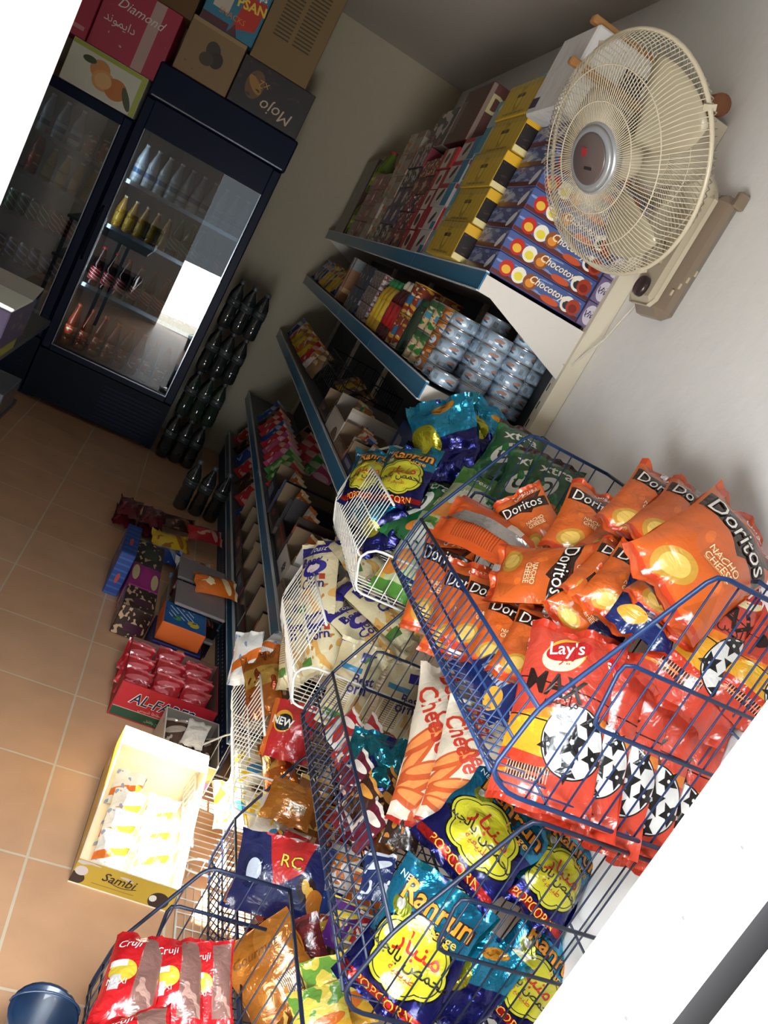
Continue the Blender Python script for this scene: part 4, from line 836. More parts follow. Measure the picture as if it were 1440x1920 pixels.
# ================================================================== WIRE BASKETS
WBLUE = mat('#0f2f5c', .45, name='blue_coated_wire', coat=.1); WNAVY = mat('#101f38', .45, name='navy_coated_wire', coat=.1); WWHITE = mat('#dcdcd6', .4, name='white_coated_wire', coat=.3)
def basket(label, rim, x_in, zb, y0, y1, m, R_=.0040, r=.0017, inner=None, pitch=.036, fp=.026, group=None, legs=0, low=False):
    """rim: side profile from the wall forward and down as (x, z); zb: floor of the basket"""
    xb = rim[0][0]; t = thing('wire_basket', label, 'basket', (xb - .2, (y0 + y1) / 2, legs), 0, group)
    def rim_z(x):
        for (xa, za), (xc, zc) in zip(rim, rim[1:]):
            if xc <= x <= xa: return zc + (za - zc) * (x - xc) / max(xa - xc, 1e-6)
        return rim[-1][1]
    xf = min(p[0] for p in rim)
    def smooth(ps):
        out = [Vector(ps[0])]
        for a, b, c in zip(ps, ps[1:], ps[2:]):
            a, b, c = Vector(a), Vector(b), Vector(c); k1 = min(.02, (b - a).length / 2); k2 = min(.02, (c - b).length / 2)
            p, q = b + (a - b).normalized() * k1, b + (c - b).normalized() * k2
            out += [p, p * .25 + b * .5 + q * .25, q]
        return out + [Vector(ps[-1])]
    for y, s in ((y1, -1), (y0, 1)):
        rm = [(xb, rim[-1][1] + .03), (xf + .03, rim[-1][1] + .03), rim[-1]] if low and s > 0 else rim
        rz_ = (lambda x: rim[-1][1] + .03) if low and s > 0 else rim_z
        p = MB(); loop = [(x, y, z) for x, z in rm] + [(x_in, y, zb), (xb, y, zb)]
        p.tube(smooth(loop), R_, m, 8)
        if inner:
            xa, za, zc = inner; p.tube(smooth([(xb, y, za), (xa, y, za), (xa + .016, y, zc), (xb, y, zc)]), R_ * .9, m, 8)
        n = int((xb - x_in) / pitch)
        for k in range(1, n): 
            x = x_in + (xb - x_in) * k / n; p.tube([(x, y + s * .004, rz_(x)), (x, y + s * .004, zb)], r, m, 5)
        part(p, 'side_panel', t)
    f = MB(); za, zl = rim[-2][1], rim[-1][1]; xa, xl = rim[-2][0], rim[-1][0]
    f.tube([(xa, y0, za), (xa, y1, za)], R_, m, 8); f.tube([(xl, y0, zl), (xl, y1, zl)], R_ * .8, m, 8); f.tube([((xa + xl) / 2, y0, (za + zl) / 2), ((xa + xl) / 2, y1, (za + zl) / 2)], R_ * .6, m, 6)
    n = int((y1 - y0) / fp)
    for k in range(1, n):
        y = y0 + (y1 - y0) * k / n; f.tube([(xa - .003, y, za), (xl - .003, y, zl), (x_in, y, zb + .003)], r, m, 5)
    part(f, 'front_panel', t)
    b = MB()
    for k in range(1, n): y = y0 + (y1 - y0) * k / n; b.tube([(x_in, y, zb + .003), (xb, y, zb + .003)], r, m, 5)
    for k in range(5): x = x_in + (xb - x_in) * k / 4; b.tube([(x, y0, zb), (x, y1, zb)], r * 1.3, m, 5)
    part(b, 'base_grid', t)
    q = MB(); q.tube([(xb, y0, rim[0][1]), (xb, y1, rim[0][1])], R_, m, 8); q.tube([(xb, y0, (rim[0][1] + zb) / 2), (xb, y1, (rim[0][1] + zb) / 2)], r * 1.4, m, 6)
    n2 = int((y1 - y0) / .05)
    for k in range(1, n2): y = y0 + (y1 - y0) * k / n2; q.tube([(xb - .004, y, rim[0][1]), (xb - .004, y, zb)], r, m, 5)
    part(q, 'back_panel', t)
    if legs or zb < .12:
        for y in (y0 + .01, y1 - .01):
            for x in (x_in + .01, xb - .01):
                l = MB(); l.tube([(x, y, zb), (x, y, 0)], R_, m, 8); part(l, 'leg', t)
    return t
G = 'blue wire baskets stacked against the wall'
UPR = [(1.062, 1.482), (.832, 1.482), (.700, 1.185), (.688, 1.062)]
basket('top blue wire basket holding orange and red crisp bags', UPR, .735, 1.035, 1.0, 1.8, WBLUE, inner=(.78, 1.304, 1.19), group=G)
sh = lambda dz: [(x, z + dz) for x, z in UPR]
basket('middle blue wire basket holding blue foil bags under the red crisps', [(1.062, 1.008), (.802, 1.008), (.698, .735), (.680, .60)], .715, .565, 1.0, 1.8, WNAVY, inner=(.768, .835, .725), group=G)
basket('bottom blue wire basket with the nut snack bag', [(1.062, .50), (.752, .50), (.664, .252), (.660, .105)], .700, .075, 1.0, 1.8, WNAVY, inner=(.748, .39, .275), group=G)
G = 'white wire baskets stacked at the end of the shelving'
for z, lbl, zb in ((1.243, 'uppermost white wire basket, with green and blue foil bags', .945), (.896, 'white wire basket holding cream toast bags', .60), (.552, 'white wire basket holding gold foil bags', .255)):
    basket(lbl, [(1.05, z - .01), (.705, z), (.634, z - .062), (.620, z - .21)], .655, zb, 1.83, 2.272, WWHITE, .0032, .0015, None, .034, .022, G, low=True)
basket('lowest white wire basket on the floor beside the yellow tray', [(1.05, .19), (.685, .19), (.61, .105), (.60, .045)], .63, .03, 1.83, 2.272, WWHITE, .0032, .0015, None, .034, .024, G, low=True)
t = thing('wire_grid', 'flat white wire grid lying on the floor beside the yellow tray', 'grid', (.68, 1.6, 0))
mb = MB()
for k in range(8): mb.tube([(.618 + .022 * k, 1.42, .006), (.618 + .022 * k, 1.80, .006)], .0016, WWHITE, 5)
for k in range(9): mb.tube([(.615, 1.42 + .0475 * k, .009), (.775, 1.42 + .0475 * k, .009)], .0016, WWHITE, 5)
part(mb, 'wires', t)
mb = MB(); mb.tube([(.615, 1.42, .007), (.775, 1.42, .007), (.775, 1.80, .007), (.615, 1.80, .007)], .003, WWHITE, 6, closed=True); part(mb, 'frame', t)
basket('blue floor basket with red cocoa bags in front of the stacked baskets', [(.655, .505), (.482, .505), (.394, .283), (.388, .165)], .42, .06, .66, 1.30, WNAVY, inner=(.45, .40, .28), group=None, pitch=.034)

# ------------------------------------------------------------------ bags in the baskets
def P(t): return Py(*t)
N1 = (-.55, -.75, .35)
K_OR.put('upright orange chips bag facing the door, at the back of the top blue basket', P((1126, 928, 1.58)), P((1068, 1050, 1.45)), (-.45, -.8, .4), .135)
K_OR.put('orange chips bag leaning on the white wall, farther of the two behind the red crisps', P((1254, 903, 1.50)), P((1165, 1015, 1.38)), (-.5, -.8, .3), .14)
K_OR.put('orange chips bag leaning on the white wall, nearer of the two behind the red crisps', P((1322, 932, 1.42)), P((1212, 1040, 1.29)), (-.5, -.8, .3), .14)
K_OR.put('large orange chips bag right against the wall above the red crisps', P((1412, 985, 1.27)), P((1230, 1118, 1.14)), (-.35, -.8, .45), .2)
K_OR.put('orange chips bag lying with its silver back seam up', P((836, 960, 1.76)), P((1000, 1048, 1.56)), (.30, .85, -.6), .13)
K_OR.put('orange chips bag seen edge-on between the seam-up bag and the upright bag', P((968, 925, 1.70)), P((1032, 1040, 1.57)), (-.85, -.4, .3), .12)
K_OR.put('orange chips bag lying flat across the middle of the pile', P((1118, 1080, 1.36)), P((926, 1078, 1.50)), (-.25, -.7, .75), .15)
K_OR.put('orange chips bag in the far front corner of the top blue basket', P((852, 1000, 1.74)), P((800, 1190, 1.62)), (-.7, -.6, .3), .14)
K_OR.put('orange chips bag leaning on the front wires, second from the far corner', P((898, 1058, 1.63)), P((838, 1236, 1.51)), (-.65, -.65, .3), .14)
K_OR.put('orange chips bag leaning on the front wires, third from the far corner', P((938, 1085, 1.55)), P((876, 1228, 1.44)), (-.6, -.7, .3), .13)
K_OR.put('orange chips bag leaning on the front wires, fourth from the far corner', P((982, 1125, 1.47)), P((920, 1262, 1.36)), (-.6, -.7, .3), .13)
K_OR.put('orange chips bag leaning on the front wires, nearest the red crisps', P((1035, 1150, 1.40)), P((966, 1288, 1.28)), (-.6, -.7, .3), .13)
K_OR.put('orange chips bag tilted under the large wall bag, lettering half hidden', P((1190, 1038, 1.37)), P((1096, 1146, 1.28)), (-.5, -.7, .45), .13)
K_OR.put('orange chips bag beside the navy bag, top corner showing', P((1222, 1046, 1.31)), P((1128, 1165, 1.22)), (-.5, -.7, .45), .13)
K_OR.put('orange chips bag lying low in the gap before the red crisps', P((1165, 1110, 1.29)), P((1050, 1185, 1.28)), (-.3, -.8, .5), .13)
K_OR.put('orange chips bag behind the upright one, only a strip showing', P((1198, 985, 1.50)), P((1130, 1060, 1.40)), (-.5, -.75, .4), .13)
K_OR.put('orange chips bag low against the wall beside the navy bag', P((1330, 1070, 1.22)), P((1225, 1170, 1.15)), (-.5, -.7, .45), .15)
K_NV.put('navy bag with a silver label next to the rim of the top blue basket', P((1250, 1078, 1.25)), P((1192, 1196, 1.14)), (-.5, -.75, .4), .12)
K_NV.put('navy bag half under the first red crisp bag', P((1150, 1165, 1.25)), P((1112, 1225, 1.22)), (-.5, -.75, .4), .07)
K_NV.put('navy bag lying along the front wires below the orange bags', P((880, 1215, 1.46)), P((965, 1330, 1.24)), (-.75, -.45, .4), .11)
for k in range(5):
    K_RD.put('red football crisps bag, %s in the leaning row from the aisle' % ('foremost' if k == 0 else ORD[k] if k < 4 else 'last'), P((1088 + 54 * k, 1180 + 31 * k, 1.24 - .03 * k)), P((1003 + 52 * k, 1522 + 31 * k, 1.040 - .004 * k)), (-.62 - .05 * k, -.75 + .05 * k, .28), .175 - .008 * k)
K_RD.put('red football crisps bag lying above the leaning row, whole front showing', P((1432, 1090, 1.22)), P((1262, 1338, 1.07)), (-.40, -.8, .4), .19)
K_RD.put('red football crisps bag cut by the door frame, beside the one lying above the row', P((1520, 1190, 1.12)), P((1395, 1370, 1.03)), (-.40, -.8, .4), .18)
# uppermost white basket
K_BL.put('blue foil puffs bag by the white front wires, lettering running down', P((782, 842, 2.14)), P((735, 950, 2.02)), (-.75, -.55, .3), .17)
K_BL.put('blue foil puffs bag at the far front corner of the white basket', P((716, 846, 2.22)), P((672, 940, 2.10)), (-.8, -.5, .3), .15)
K_BX.put('crumpled blue foil puffs bag standing tallest in the white basket', P((828, 752, 2.22)), P((842, 905, 2.08)), (-.55, -.75, .3), .2)
K_BX.put('blue foil puffs bag at the back next to the tuna cans', P((940, 782, 2.22)), P((882, 862, 2.14)), (-.3, -.9, .3), .18)
K_BX.put('blue foil puffs bag low behind the white wires', P((705, 930, 2.10)), P((735, 1030, 1.98)), (-.85, -.4, .2), .16)
K_GR.put('green crisps bag nearest the tuna cans, lettering at the top', P((985, 806, 2.12)), P((930, 905, 2.02)), (-.45, -.8, .3), .15)
K_GR.put('green crisps bag in the middle of the three by the wall', P((1012, 850, 2.0)), P((962, 965, 1.90)), (-.45, -.8, .3), .15)
K_GR.put('green crisps bag closest to the orange bags', P((1052, 866, 1.94)), P((1000, 970, 1.86)), (-.45, -.8, .3), .14)
K_GR.put('green crisps bag lying by the white front wires', P((838, 900, 2.12)), P((748, 1010, 1.96)), (-.7, -.5, .5), .13)
K_LM.put('pale lime crisps bag lying behind the far rim of the top blue basket', P((915, 898, 2.02)), P((835, 1000, 1.90)), (-.5, -.6, .6), .15)
K_LM.put('pale lime crisps bag with orange print leaning on the white wires', P((862, 920, 2.03)), P((735, 1120, 1.86)), (-.75, -.5, .4), .16)
# toast bags
N2 = (-.35, -.35, .87)
K_CR.put('cream toast bag at the far end of its basket, purple band up', P((642, 1008, 2.22)), P((705, 1085, 1.93)), N2, .13)
K_CR.put('cream toast bag lying lengthways in the middle of its basket', P((655, 1085, 2.14)), P((785, 1205, 1.85)), N2, .13)
K_CR.put('cream toast bag lying lengthways above the middle blue basket rim', P((636, 1135, 2.08)), P((735, 1245, 1.86)), N2, .13)
K_CR.put('cream toast bag standing at the far front corner of its basket', P((605, 1015, 2.24)), P((590, 1165, 2.06)), (-.85, -.4, .3), .14)
K_CR.put('cream toast bag facing the aisle, lettering running down it', P((605, 1110, 2.14)), P((605, 1265, 1.93)), (-.8, -.5, .3), .14)
K_CB.put('cream toast bag pressed against the white front wires', P((562, 1120, 2.20)), P((545, 1290, 2.02)), (-.95, -.2, .2), .13)
K_CB.put('cream toast bag, back turned, behind the far wires of the middle blue basket, aisle end', P((688, 1205, 1.90)), P((632, 1365, 1.85)), (-.3, -.9, .25), .13)
K_CB.put('cream toast bag, back turned, behind the far wires of the middle blue basket, wall end', P((775, 1245, 1.90)), P((725, 1400, 1.85)), (-.3, -.9, .25), .13)
# middle blue basket
K_CT.put('clear bag of cheese twists with red lettering, farther of the two', P((862, 1255, 1.55)), P((800, 1555, 1.28)), (-.6, -.65, .45), .17)
K_CT.put('clear bag of cheese twists with red lettering, nearer of the two', P((915, 1320, 1.40)), P((852, 1560, 1.22)), (-.6, -.65, .45), .16)
K_BX.put('blue foil bag turned over to its silver back in the middle blue basket', P((725, 1375, 1.60)), P((672, 1560, 1.45)), (.6, .75, -.2), .15)
K_BL.put('blue foil puffs bag lying with its whole yellow cloud showing', P((985, 1498, 1.22)), P((838, 1632, 1.14)), (-.55, -.6, .6), .20)
K_BL.put('large blue foil puffs bag nearest the door, lettering at the top', P((850, 1655, 1.12)), P((705, 1890, 1.04)), (-.55, -.7, .5), .19)
K_BL.put('blue foil puffs bag standing under the red crisps row', P((1085, 1560, 1.20)), P((985, 1720, 1.08)), (-.3, -.85, .45), .15)
K_BL.put('blue foil puffs bag at the bottom near the door frame', P((1055, 1755, 1.10)), P((925, 1910, 1.03)), (-.35, -.85, .4), .17)
K_BX.put('blue foil puffs bag wedged between the two large clouds and the wires', P((940, 1760, 1.08)), P((820, 1915, 1.03)), (-.35, -.85, .4), .14)
K_BX.put('blue foil puffs bag deep by the wall end of the middle blue basket', P((1150, 1700, 1.14)), P((1060, 1830, 1.07)), (-.3, -.85, .4), .16)
packet('#2a1a14', .12, .17, .03, '#a5662a').put('dark brown nut packet between the twists bag and the blue foil bag', P((775, 1490, 1.36)), P((745, 1590, 1.28)), N1)
packet('#1c2a5a', .12, .17, .03, '#c9ced6').put('navy packet with a white oval below the nut packet', P((715, 1600, 1.32)), P((700, 1690, 1.24)), N1)
# white baskets below
K_SP.put('white sachet with orange print at the front of the gold foil basket', P((470, 1185, 2.27)), P((452, 1285, 2.16)), (-.8, -.5, .3), .11)
K_SP.put('white sachet lying at the back of the gold foil basket', P((545, 1200, 2.24)), P((500, 1235, 2.18)), (-.4, -.4, .8), .11)
K_SP.put('white sachet with orange corners under the toast basket', P((570, 1235, 2.20)), P((535, 1258, 2.14)), (-.4, -.4, .8), .10)
K_GO.put('tall gold foil bag with a gathered top', P((488, 1225, 2.20)), P((498, 1345, 2.02)), (-.6, -.6, .4), .12)
K_GO.put('gold foil bag lying below the red snack bag', P((512, 1385, 2.0)), P((532, 1490, 1.87)), (-.6, -.6, .4), .10)
K_RN.put('red snack bag with a black oval marked new', P((560, 1318, 1.98)), P((528, 1425, 1.88)), (-.5, -.7, .5), .14)
K_WY.put('white and yellow bag in the sun, farthest in the floor basket', P((480, 1395, 2.22)), P((470, 1475, 2.04)), (-.5, -.4, .8), .14)
K_WY.put('white and yellow bag in the sun, nearest the navy wires', P((500, 1480, 2.0)), P((510, 1570, 1.86)), (-.5, -.4, .8), .14)
K_WY.put('white and yellow bag in the sun, beside the yellow tray', P((435, 1460, 2.10)), P((440, 1550, 1.92)), (-.5, -.4, .8), .12)
# bottom blue basket
K_NU.put('navy and red nut snack bag on top of the bottom blue basket', P((545, 1572, 1.52)), P((505, 1722, 1.40)), (-.45, -.65, .65), .22)
K_GD.put('gold bag with brown lettering beside the floor basket', P((470, 1745, 1.34)), P((565, 1930, 1.20)), (-.5, -.7, .5), .17)
K_GD.put('tan bag behind the wires under the gold foil bags', P((560, 1470, 1.72)), P((530, 1545, 1.64)), (-.4, -.8, .4), .13)
packet('#4d1416', .13, .18, .05, '#6d2022').put('dark maroon bag behind the gold bag', P((560, 1720, 1.36)), P((590, 1830, 1.28)), (-.5, -.7, .5))
K_YG.put('yellow and green crisps bag next to the blue foil puffs', P((618, 1790, 1.24)), P((650, 1930, 1.16)), (-.6, -.65, .5), .13)
K_YG.put('yellow and green crisps bag lower behind the navy front wires', P((590, 1850, 1.20)), P((610, 1950, 1.14)), (-.6, -.65, .5), .12)
PILE = [('#a32024', '#e0d3c8'), ('#8a1c20', '#d9a03a'), ('#7a4a1e', '#d9b05a'), ('#b0541c', '#efe3cc'), ('#3b2018', '#c98a3a'), ('#274a7d', '#e0e4e8'), ('#c9c4ba', '#a8281e'), ('#5d1a2a', '#d9d0c4')]
names = ['red', 'deep red', 'brown', 'orange', 'dark chocolate', 'blue', 'silver white', 'plum']
rp = random.Random(5)
for i in range(44):                                        # loose small packets in the two lower blue baskets
    lowb = i < 24; k = rp.randrange(8); zc = (.115 + rp.random() * .13) if lowb else (.60 + rp.random() * .05)
    x = rp.uniform(.75, .98); y = rp.uniform(1.06, 1.74) if lowb else rp.uniform(1.34, 1.74)
    K = packet(PILE[k][0], .08, .11, .024, PILE[k][1]); dirn = Vector((rp.uniform(-1, 1), rp.uniform(-1, 1), rp.uniform(-.15, .3))).normalized() * .055
    b = 'bottom' if lowb else 'middle'
    K.put('small %s snack packet in the loose pile of the %s blue basket' % (names[k], b), Vector((x, y, zc)) + dirn, Vector((x, y, zc)) - dirn, (rp.uniform(-.5, .2), rp.uniform(-.5, .2), .9), group='loose %s packets, %s blue basket' % (names[k], b))
for i in range(14):
    k = rp.randrange(4); x, y = .745 + (i % 2) * .04 + rp.uniform(-.01, .01), 1.08 + (i // 2) * .095
    K = packet(PILE[k][0], .08, .11, .024, PILE[k][1]); zc = .34 - .02 * (i % 3) - (i % 2) * .02
    K.put('small %s packet standing along the front wires of the bottom blue basket' % names[k], (x + .01, y, zc), (x - .02, y, zc - .11), (-.9, -.2, .3), group='%s packets along the bottom front wires' % names[k])
for i in range(10):
    k = (1, 2, 4, 7, 0)[rp.randrange(5)]; x, y = .77 + (i % 2) * .06, 1.36 + (i // 2) * .085
    K = packet(PILE[k][0], .08, .11, .024, PILE[k][1])
    K.put('small %s packet standing along the front wires of the middle blue basket' % names[k], (x, y, .705), (x - .02, y, .605), (-.9, -.2, .3), group='%s packets along the middle front wires' % names[k])
K_WY.put('white and yellow bag in the sun at the far end of the bottom blue basket', P((540, 1500, 1.77)), P((505, 1590, 1.70)), (-.5, -.5, .7), .14)
for c, c2, nm, a, b in (('#7a4a1e', '#d9b05a', 'tan', (600, 1462, 1.76), (565, 1560, 1.70)), ('#8a1c20', '#d9a03a', 'deep red', (648, 1520, 1.70), (612, 1625, 1.62)), ('#3b2018', '#c98a3a', 'dark chocolate', (668, 1428, 1.77), (640, 1525, 1.72)), ('#a32024', '#e0d3c8', 'bright red', (560, 1560, 1.66), (530, 1630, 1.60))):
    packet(c, .11, .15, .035, c2).put('larger %s packet at the far end of the bottom blue basket' % nm, P(a), P(b), (-.45, -.7, .5))
FILL = [('#d8d4cc', '#c9742a', 'white', (655, 1585, 1.52), (625, 1670, 1.46)), ('#c9641e', '#efd9a8', 'orange', (700, 1640, 1.44), (665, 1730, 1.38)), ('#5a2a7a', '#d9c04a', 'purple', (660, 1690, 1.38), (628, 1780, 1.32)),
        ('#b5222a', '#e6dcd0', 'red', (705, 1720, 1.34), (672, 1800, 1.28)), ('#8a6a4a', '#e0cfa8', 'tan', (668, 1770, 1.30), (645, 1850, 1.25)), ('#22408a', '#cfd8e4', 'blue', (630, 1640, 1.50), (604, 1725, 1.44)), ('#3a2018', '#a5662a', 'dark brown', (690, 1555, 1.56), (668, 1640, 1.50)), ('#d9b32a', '#a8341e', 'yellow', (600, 1700, 1.46), (585, 1775, 1.41))]
for c, c2, nm, a, b in FILL: packet(c, .12, .15, .04, c2).put('larger %s packet behind the front wires, beside the blue foil bags' % nm, P(a), P(b), (-.5, -.65, .55), group='larger packets of the bottom blue basket')
# floor basket
K_RB.put('red cocoa bag at the aisle side of the floor basket', P((275, 1755, 1.26)), P((222, 1930, 1.08)), (-.3, -.75, .6), .11)
K_RB.put('red cocoa bag in the middle of the floor basket', P((338, 1760, 1.25)), P((322, 1930, 1.10)), (-.2, -.75, .6), .11)
K_RB.put('red cocoa bag next to the navy front wires', P((395, 1765, 1.24)), P((390, 1930, 1.12)), (-.2, -.75, .6), .09)
K_RB.put('red cocoa bag lowest in the floor basket', P((250, 1900, 1.05)), P((262, 2010, .96)), (-.2, -.7, .7), .12)

# ------------------------------------------------------------------ trays and packets on the lower shelves
def tray_mesh(X, Y, h, m, inner, low='-x', cut=.45, front=None, texts=()):
    mb = MB(); t = .004
    hs = {k: h for k in ('-x', '+x', '-y', '+y')}; hs[low] = h * cut
    mb.box(-X / 2, -Y / 2, 0, X / 2, Y / 2, t, m, {'+z': inner})
    mb.box(-X / 2, -Y / 2, t, -X / 2 + t, Y / 2, hs['-x'], m, {'+x': inner, '-x': front if front and low == '-x' else m}); mb.box(X / 2 - t, -Y / 2, t, X / 2, Y / 2, hs['+x'], m, {'-x': inner})
    mb.box(-X / 2 + t, -Y / 2, t, X / 2 - t, -Y / 2 + t, hs['-y'], m, {'+y': inner, '-y': front if front else m}); mb.box(-X / 2 + t, Y / 2 - t, t, X / 2 - t, Y / 2, hs['+y'], m, {'-y': inner})
    for (s, cu, cv, hh, col, kw) in texts: mb.ftext(s, (-X / 2, -Y / 2, 0), (X, 0, 0), (0, 0, hs['-y']), cu, cv, hh, mat(col, .5), **kw)
    return mb.mesh('display_tray')
INN = mat('#7d6a52', .8, name='card_inside'); INW = mat('#857d72', .7, name='white_card_inside')
COLN = {'#b5222a': 'red', '#c9641e': 'orange', '#d9b32a': 'yellow', '#3d8a3a': 'green', '#22408a': 'blue', '#5a2a7a': 'purple', '#d8d4cc': 'white', '#3a2018': 'dark brown', '#c04a7a': 'pink', '#7ab02a': 'lime', '#5aa0c8': 'pale blue', '#8a6a4a': 'tan'}
TPR = [sd('brown_tray_print', '#33241c', lambda d: d.rect(0, .62, 1, .8, '#8a3a1c'), lambda d: d.ell(.6, .35, .3, .22, '#6a5038', .2, 1.8)),
       sd('navy_tray_print', '#1a2444', lambda d: d.rect(.12, .3, .6, .7, '#8a8f9c'), lambda d: d.stripes(0, 12, .4, '#3a4670', .15, .35, .57, .66)),
       sd('maroon_tray_print', '#4a1c1e', lambda d: d.ell(.5, .5, .55, .3, '#a8876a', 0, 1.8), lambda d: d.spots(5, .6, '#6a2426')),
       sd('black_tray_print', '#1b191c', lambda d: d.rect(0, 0, 1, .2, '#5a4a3c'), lambda d: d.ell(.35, .6, .3, .2, '#7a3524', .3, 1.8)),
       sd('buff_tray_print', '#6a5c4a', lambda d: d.rect(0, .75, 1, 1, '#3d2c22'), lambda d: d.spots(5, .58, '#8f7f68'))]
TN = [0]
def tray(label, box, m, cols=(), inner=None, cut=.45, front=None, texts=(), w=.075, h=.105, low='-x', lean=.3):
    x0, y0, z0, x1, y1, z1 = box
    TN[0] += 1; front = front or TPR[TN[0] * 3 % 5]
    o = link('display_tray', tray_mesh(x1 - x0, y1 - y0, z1 - z0, m, inner or INN, low, cut, front, texts), None, ((x0 + x1) / 2, (y0 + y1) / 2, z0)); tag(o, label, 'tray')
    seen = {}; a, _, z = label.partition(' on the '); short = a + ' on ' + z.split(',')[0].split(' behind')[0].split(' beside')[0].split(' below')[0] if z else a
    for i, c in enumerate(cols):
        y = y0 + .02 + (y1 - y0 - .04) * (i + .5) / len(cols); x = x0 + .045 + R.uniform(0, .02); zz = z0 + .006
        K = packet(c, w, h, .02); n = COLN[c]; seen[n] = seen.get(n, 0) + 1
        K.put('%s packet, %s from the door end, in the %s' % (n, nth(i, len(cols), 'first', 'farthest') if len(cols) > 1 else 'only', short), (x + .02 + lean * .05, y + .01, zz + max(h * .98, (z1 - z0) * .98)), (x - .0, y - .005, zz), (-.9, -.35, .25), w=min(w, (y1 - y0 - .03) / len(cols) * 1.15 + .01), group='packets in the ' + label)
BR = mat('#3b2a20', .7, name='brown_tray_card', vary=.08); DK = mat('#231f22', .6, name='dark_tray_card'); WH = mat('#a8a299', .6, name='white_tray_card'); BLT = mat('#1f2f66', .5, name='blue_tray_card'); RDT = mat('#7c2320', .55, name='red_tray_card'); GYT = mat('#6d6a66', .6, name='grey_tray_card'); OGT = mat('#b4501f', .55, name='orange_tray_card')
r_, o_, y_, g_, b_, p_, w_, d_, k_, l_, s_, t_ = '#b5222a', '#c9641e', '#d9b32a', '#3d8a3a', '#22408a', '#5a2a7a', '#d8d4cc', '#3a2018', '#c04a7a', '#7ab02a', '#5aa0c8', '#8a6a4a'
Z3 = 1.031
tray('purple tray on the third shelf beside the white basket', (.705, 2.30, Z3, .95, 2.50, Z3 + .09), mat('#3a2a4a', .6), (o_, o_, s_))
tray('brown tray on the third shelf behind the purple tray', (.705, 2.52, Z3, .86, 2.74, Z3 + .09), BR, (p_, o_, b_, w_))
tray('dark red tray on the third shelf', (.705, 2.76, Z3, .87, 2.97, Z3 + .10), RDT, (b_, r_, w_, o_))
hf = sd('white_tray_front', '#b9b2a7', lambda d: d.ell(.75, 0, .3, .5, '#5a4030', 0, 1.6), lambda d: d.rect(0, .9, 1, 1, '#a89c8a'))
tray('white lettered card tray on the third shelf', (.71, 3.0, Z3, .93, 3.28, Z3 + .15), WH, (y_, y_, g_, t_), INW, .6, hf, [('Hai', .42, .62, .03, '#a8322a', dict(bold=.01))])
bf = sd('blue_tray_front', '#22387a', lambda d: d.rect(.15, .3, .5, .75, '#9a9da6'), lambda d: d.spots(5, .6, '#2f4a90'))
tray('blue flap tray on the third shelf', (.88, 2.99 - .45, Z3, 1.05, 2.76, Z3 + .17), BLT, (b_, b_), BLT, .8, bf)
tray('blue tray with a pale label below the tuna cans', (.885, 2.30 + .21, Z3, 1.05, 2.53, Z3 + .17), BLT, (), BLT, .8, bf) if False else None
carton('navy box with a white flap under the tuna shelf', 'box', (.90, 2.77, Z3, 1.05, 2.98, Z3 + .2), BLT, {'-y': bf, '-x': bf}, name='snack_box')
tray('black tray on the third shelf below the mustard bottles', (.71, 3.31, Z3, .93, 3.55, Z3 + .11), DK, (b_, t_, d_, y_))
# dark wire basket hanging at the back of the third shelf
t = thing('wire_tray', 'small black wire basket at the back of the third shelf', 'basket', (.9, 3.9, Z3))
BLK = mat('#1a1a1c', .4, name='black_wire')
mb = MB()
for z in (.06, .13, .2): mb.tube([(.78, 3.6, Z3 + z), (1.04, 3.6, Z3 + z), (1.04, 4.3, Z3 + z), (.78, 4.3, Z3 + z)], .003, BLK, 6, closed=True)
part(mb, 'rails', t)
mb = MB()
for k in range(15):
    y = 3.6 + .05 * k; mb.tube([(.78, y, Z3 + .2), (.78, y, Z3 + .004), (1.04, y, Z3 + .004), (1.04, y, Z3 + .2)], .002, BLK, 5)
for k in range(6):
    x = .78 + .052 * k; mb.tube([(x, 3.6, Z3 + .2), (x, 3.6, Z3 + .004), (x, 4.3, Z3 + .004), (x, 4.3, Z3 + .2)], .002, BLK, 5)
part(mb, 'wire_grid', t)
for i, c in enumerate((d_, t_, d_, t_, y_, t_)): packet(c, .09, .13).put('%s packet lying in the black wire basket, %s from the door end' % (COLN[c], ORD[i]), (.96, 3.66 + i * .11, Z3 + .13), (.86, 3.66 + i * .11, Z3 + .045), (-.6, -.2, .75))
for i in range(9):
    y = 4.4 + i * .165; c = (t_, w_, r_, y_, o_, y_, y_, o_, b_)[i]
    packet(c, .11, .16, .04).put('%s bag at the dark far end of the third shelf, %s past the wire basket' % (COLN[c], ORD[i]), (.80, y, Z3 + .155), (.745, y, Z3 + .01), (-.9, -.3, .2), w=.13)
for i in range(9):
    y = 4.72 + i * .135; c = (b_, y_, y_, t_, y_, y_, b_, d_, b_)[i]
    packet(c, .11, .16, .04).put('%s bag at the far end of the middle shelf, %s past the slim box' % (COLN[c], ORD[i]), (.79, y, Z2 + .155), (.735, y, Z2 + .0), (-.9, -.3, .2), w=.13)
Z4 = .531
sf = sd('white_star_tray', '#c9c7c2', lambda d: star(d, .6, .45, .35, '#22202a', .2, 2.2), lambda d: star(d, .6, .45, .3, '#22202a', .8, 2.2))
tray('pale blue tray on the fourth shelf', (.705, 2.30, Z4, .93, 2.50, Z4 + .10), mat('#7f9fb4', .5), (s_, s_, w_, s_), INW)
tray('white snack tray on the fourth shelf', (.705, 2.52, Z4, .93, 2.70, Z4 + .10), WH, (w_, o_, t_), INW)
tray('white black-starred tray on the fourth shelf', (.72, 2.73, Z4, 1.0, 2.95, Z4 + .16), WH, (b_, o_), INN, .5, sf)
